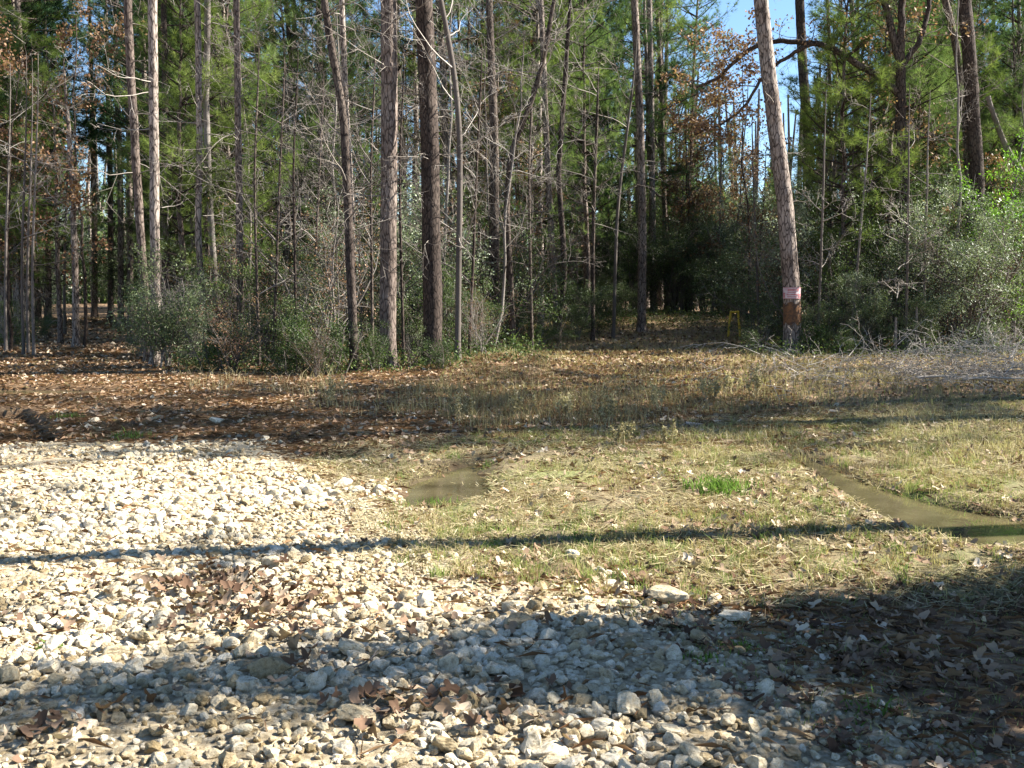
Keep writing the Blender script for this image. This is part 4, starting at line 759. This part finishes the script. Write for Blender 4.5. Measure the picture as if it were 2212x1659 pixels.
# middle right: the opening and its pines
filler('mid', 13, 1150, 1430, 37, 62); filler('dark', 4, 1180, 1400, 40, 55); filler('young', 5, 1180, 1560, 37, 55); filler('hardwood', 4, 1180, 1640, 38, 60); filler('bare', 9, 1190, 1640, 36, 50); filler('shrub', 14, 1180, 1660, 36, 52, 1., 1.5); filler('tall', 4, 1180, 1560, 50, 85); filler('brown', 8, 1440, 1700, 34, 52, .9, 1.25); filler('mid', 3, 1480, 1640, 55, 75, .7, .9)
p = at(1270, 600, 35); plant('mid', 0, p[0], 35, .82, 1, 'layered green pine with spreading limbs at the left of the opening', 'young pines')
# right block
filler('mid', 18, 1730, 2300, 31, 55, .8, 1.05); filler('dark', 6, 1780, 2280, 34, 50); filler('young', 16, 1740, 2280, 27, 42, .8, 1.1); filler('tall', 5, 1700, 2300, 46, 80); filler('hardwood', 3, 1700, 2300, 32, 55); filler('bare', 12, 1620, 2260, 25.5, 38, .6, 1.); filler('shrub', 14, 1700, 2350, 27, 42, .8, 1.25); filler('thicket', 8, 1700, 2250, 25.5, 32); filler('brown', 5, 1740, 2250, 28, 40, .7, 1.)

# far wood that closes the view
r = np.random.default_rng(9); mb = MB(); n = 90000
ang = r.uniform(-.62, .62, n); dist = r.uniform(88, 125, n); hmax = 11 + 7 * (vn(ang * 26, dist * 0 + 1, 51)) + 5 * vn(ang * 90, dist * 0 + 2, 52)
zc = hmax * r.random(n) ** .8; C = np.column_stack([np.sin(ang) * dist, np.cos(ang) * dist, zc]); C = C[vn(ang * 60, zc * .7, 53) > -.34 + .012 * zc]
leaves(mb, r, C, .75, .45, 0, np.clip(r.normal(.4, .2, len(C)), 0, 1))
for _ in range(220):
    a = r.uniform(-.6, .6); d_ = r.uniform(80, 120); x_, y_ = sin(a) * d_, cos(a) * d_; V, Fq = tube([(x_, y_, -.5), (x_ + r.normal(0, .4), y_, 9), (x_ + r.normal(0, .6), y_, 18)], [.22, .16, .08], 5); mb.add(V, Fq, 1)
tag(ob('far_woods', mb.mesh('far_woods', [M['needles'], M['pine_bark']], False)), kind='stuff')

# low ground cover along the woods' edge
mb = MB(); r = np.random.default_rng(19); C = []
for (px0, px1, d0, d1, n) in ((380, 1180, 18.6, 30, 420), (1600, 2300, 22.8, 32, 450), (1180, 1640, 34, 44, 350), (-100, 280, 26, 42, 200)):
    for _ in range(n):
        px = r.uniform(px0, px1); D = d0 + (d1 - d0) * r.random() ** 1.3; x_ = (px - 1106) / F * D
        if (abs(x_ + .395 * D) < 1.9 and D > 23) or abs(px - 1586) < 22: continue
        hh = r.uniform(.1, .55); m = 26; c = np.column_stack([x_ + r.normal(0, .16, m), D + r.normal(0, .16, m), h1(x_, D) + r.random(m) * hh]); C.append(c)
C = np.concatenate(C); leaves(mb, r, C, .06, .03); tag(ob('undergrowth', mb.mesh('undergrowth', [M['leaf_green']], False)), kind='stuff')

# ------------------------------------------------------------------ unseen trees right of the frame for the ground shadows, some added only for shade
plant('tall', 0, 8.6, 7.75, (.95, .95, .75), 0, 'roadside pine beyond the right edge throwing the long thin shadow', 'trees right of the frame')
def cone_tree():  # unseen conical tree, crown density shaped for the shade it throws
    r = np.random.default_rng(61); b = MB(); tips = []
    V, Fq = tube([(0, 0, -.1), (.03, 0, 3), (0, 0, 6.6)], [.09, .06, .01], 8); b.add(V, Fq); C = []
    for z in np.arange(.3, 6.4, .16):
        for _ in range(10 if z < 4.4 else 5):
            a = r.uniform(0, 2 * pi); L = 1.15 * (1 - z / 7.2) ** .8 * r.uniform(.6, 1.1); e = np.array((cos(a) * L, sin(a) * L, z + .35 * L)); V, Fq = tube([(0, 0, z), e * .5 + np.array((0, 0, z * .5)), e], [.015, .01, .004], 3); b.add(V, Fq)
            for s in np.linspace(.25, 1, 8 if z < 4.4 else 4): C.append(np.array((0, 0, z)) + (e - np.array((0, 0, z))) * s)
    C = np.array(C); C = np.repeat(C, 8, 0) + r.normal(0, .12, (len(C) * 8, 3)); b2 = MB(); leaves(b2, r, C, .09, .05)
    return [('trunk', b.mesh('holly_trunk', [M['grey_bark']])), ('crown', b2.mesh('holly_leaves', [M['leaf_green']], False))]
CT = cone_tree(); NAME['cone'] = 'holly_tree'
plant('cone', 0, 6.1, 5.05, (1.15, 1.05, 1.12), 0, 'conical holly just outside the right edge throwing the dark lower-right shade', 'trees right of the frame', CT)
plant('cone', 0, 6.6, 4.2, (1.3, 1.25, .72), 2, 'second shorter conical holly, unseen, added beyond the right edge to deepen the shade', 'trees right of the frame', CT)  # added to darken the lower-right shade
plant('cone', 0, 6.2, 5.7, (1.3, 1.1, .62), 4, 'third low conical holly, unseen, added for shade, farthest of the three', 'trees right of the frame', CT)  # added to widen the dark shade
plant('brown', 1, 5.9, 4.0, .76, 2, 'unseen brown-leaved small oak added outside the right edge to dapple the near gravel', 'trees right of the frame')  # added shade caster, breaks up light on the near gravel
plant('bare', 5, 6.4, 3.75, .75, 1, 'unseen bare sapling added outside the right edge to dapple the nearest stones', 'trees right of the frame')  # added shade caster for the nearest stones
plant('thicket', 1, 5.6, 3.55, .8, 1, 'unseen twiggy bush added for shade outside the right edge beside the hollies', 'trees right of the frame')  # added shade caster, never in view
for i, (x_, y_, k_, v, s) in enumerate([(12.5, 13.4, 'tall', 0, .9), (11.5, 14.6, 'tall', 1, .7), (17, 15.6, 'tall', 1, .8), (13.4, 17.6, 'tall', 2, .7), (25, 17.5, 'tall', 2, .9), (21, 22.0, 'tall', 0, .8), (12.8, 15.9, 'bare', 3, 1.3), (24, 15.0, 'tall', 1, .9), (16, 18.9, 'tall', 0, .8), (28, 19.4, 'mid', 1, .9), (15, 12.6, 'bare', 4, 1.3)]):
    plant(k_, v, x_, y_, s, None, ['pine', 'tree'][k_ in ('bare', 'hardwood')] + ' standing outside the picture beyond the right edge of the clearing', 'trees right of the frame')

# ------------------------------------------------------------------ brush pile, logs, sign, yellow frame
def brush():
    r = np.random.default_rng(88); c = gnd(2020, 850); b = MB()
    for _ in range(260):
        p = np.array((r.normal(.6, 1.3), r.normal(0, .5), abs(r.normal(0, .22)))); a = r.normal(0 if r.random() < .5 else pi, .7)
        grow(b, r, p, (cos(a), sin(a) * .6, r.uniform(-.1, .55)), r.uniform(.5, 1.3), r.uniform(.003, .007), 1, dict(levels=3, nb=[0, 4, 3, 2], ratio=.5, up=-.09, wig=.22), [])
    for _ in range(5):
        p = np.array((r.uniform(-2.4, 1.), r.normal(0, .3), .1)); grow(b, r, p, (1, r.normal(0, .2), .12), 1.6, .022, 1, dict(levels=2, nb=[0, 3, 2], ratio=.4, up=-.02, wig=.1), [])
    tag(ob('brush_pile', b.mesh('brush_pile', [M['dead_twig']]), None, (c[0], c[1], h1(*c))), 'heap of grey dead branches at the right edge of the grass', 'brush pile')
brush()
def deadstick(px, py, L, rr, a, label, name='fallen_branch'):
    c = gnd(px, py); b = MB(); r = np.random.default_rng(int(px)); grow(b, r, (0, 0, rr), (cos(a), sin(a), .02), L, rr, 1, dict(levels=2, nb=[0, 4, 2], ratio=.35, up=0, wig=.1, ang=(20, 50)), [])
    tag(ob(name, b.mesh(name, [M['dead_twig']]), None, (c[0], c[1], h1(*c))), label, 'branch', 'fallen branches')
for a in ((1480, 918, 1.5, .03, .15, 'fallen pale log at the top of the sunlit grass'), (1790, 895, 1.6, .025, .1, 'fallen thin grey branch in front of the brush pile'), (640, 900, .8, .012, .5, 'small dead branch lying on the shaded track'), (1210, 945, .7, .012, 1., 'small dead branch on the brown weed patch edge'), (280, 900, .6, .01, .4, 'tiny stick on the left track'), (1720, 1345, .35, .006, -.2, 'thin stick in the dark shade'), (700, 1490, .3, .006, .6, 'thin twig lying across the shaded gravel'), (1480, 1600, .5, .006, 2., 'curved twig at the bottom among stones'), (1050, 790, .9, .03, -.3, 'short log on the leafy bank right of the pale crooked stem')):
    deadstick(*a)
def sign():
    D = gnd(1711, 765)[1]; cx = at(1709, 633, D); rad = .222; r = np.random.default_rng(3)
    e = bpy.data.objects.new('warning_sign', None); COL.objects.link(e); e.location = cx; tag(e, 'faded reddish placard tacked round the leaning pine trunk', 'sign')
    def patch(w, hgt, x0, z0, off, k=14):
        b = MB(); xs = np.linspace(x0 - w / 2, x0 + w / 2, k); V = []
        for f in (0, .003):
            for zz in (z0 - hgt / 2, z0 + hgt / 2): V += [((rad + off + f) * sin(a / rad), -(rad + off + f) * cos(a / rad), zz) for a in xs]
        Fq = [(2 * k + i_, 2 * k + i_ + 1, 3 * k + i_ + 1, 3 * k + i_) for i_ in range(k - 1)] + [(i_ + 1, i_, k + i_, k + i_ + 1) for i_ in range(k - 1)] + [(i_, i_ + 1, 2 * k + i_ + 1, 2 * k + i_) for i_ in range(k - 1)] + [(k + i_ + 1, k + i_, 3 * k + i_, 3 * k + i_ + 1) for i_ in range(k - 1)]
        b.add(V, Fq); return b
    ob('board', patch(.56, .27, 0, 0, .0).mesh('sign_board', [M['sign_white']], False), e)
    b = MB()
    for (w, hh, x0, z0) in ((.22, .05, .0, .075), (.40, .012, 0, .125), (.26, .03, 0, -.035), (.40, .012, 0, -.125), (.10, .09, .15, -.06), (.05, .12, -.185, -.05), (.16, .02, -.03, .02), (.20, .02, -.02, -.085)):
        s = patch(w * 1.25, hh, x0 * 1.25, z0, .005); b.V += s.V; b.Fa += [(f + b.n, m) for f, m in s.Fa]; b.T += s.T; b.n += s.n
    ob('faded_print', b.mesh('faded_print', [M['sign_red']], False), e)
sign()
def paint():                                     # boundary paint on the bark below the sign
    hp = [o for o in bpy.data.objects if o.get('label') == 'tall leaning pine carrying the faded red sign'][0]; tr = [c for c in hp.children if c.name.startswith('trunk')][0]
    k = 18; co = np.array([v.co[:] for v in tr.data.vertices]).reshape(-1, k, 3)
    D = hp.location[1]; z0 = at(1709, 700, D)[2] - hp.location[2]; z1 = at(1709, 655, D)[2] - hp.location[2]
    rows = np.where((co[:, 0, 2] > z0) & (co[:, 0, 2] < z1))[0]; c = co[rows]; ce = c.mean(1, keepdims=True); c = ce + (c - ce) * 1.025; c[0, :, 2] += .05 * np.sin(np.arange(k) * 2.3) ; c[-1, :, 2] += .04 * np.sin(np.arange(k) * 1.7 + 1)
    i = np.arange(len(rows) - 1)[:, None] * k; j = np.arange(k)[None]; Fq = np.stack([i + j, i + (j + 1) % k, i + k + (j + 1) % k, i + k + j], -1).reshape(-1, 4)
    b = MB(); b.add(c.reshape(-1, 3), Fq); ob('paint_band', b.mesh('paint_band', [M['boundary_paint']]), hp)
paint()
def yellow():
    D = 31.; p = at(1586, 690, D); g_ = h1(p[0], D); b0 = np.array((p[0], D, g_)); e = bpy.data.objects.new('yellow_gate_frame', None); COL.objects.link(e); e.location = b0; tag(e, 'small yellow pipe frame standing in the dark gap left of the leaning signed pine', 'gate')
    top = at(1586, 672, D)[2] - g_
    for pp, nm in (([(-.17, 0, 0), (-.15, 0, top * .5), (-.10, 0, top)], 'post'), ([(.19, 0, 0), (.15, 0, top * .5), (.11, 0, top)], 'post'), ([(-.115, 0, top - .02), (0, 0, top - .04), (.12, 0, top - .01)], 'rail')):
        V, Fq = tube(pp, [.034] * 3, 10); b = MB(); b.add(V, Fq); ob(nm, b.mesh(nm, [M['yellow']]), e)
yellow()
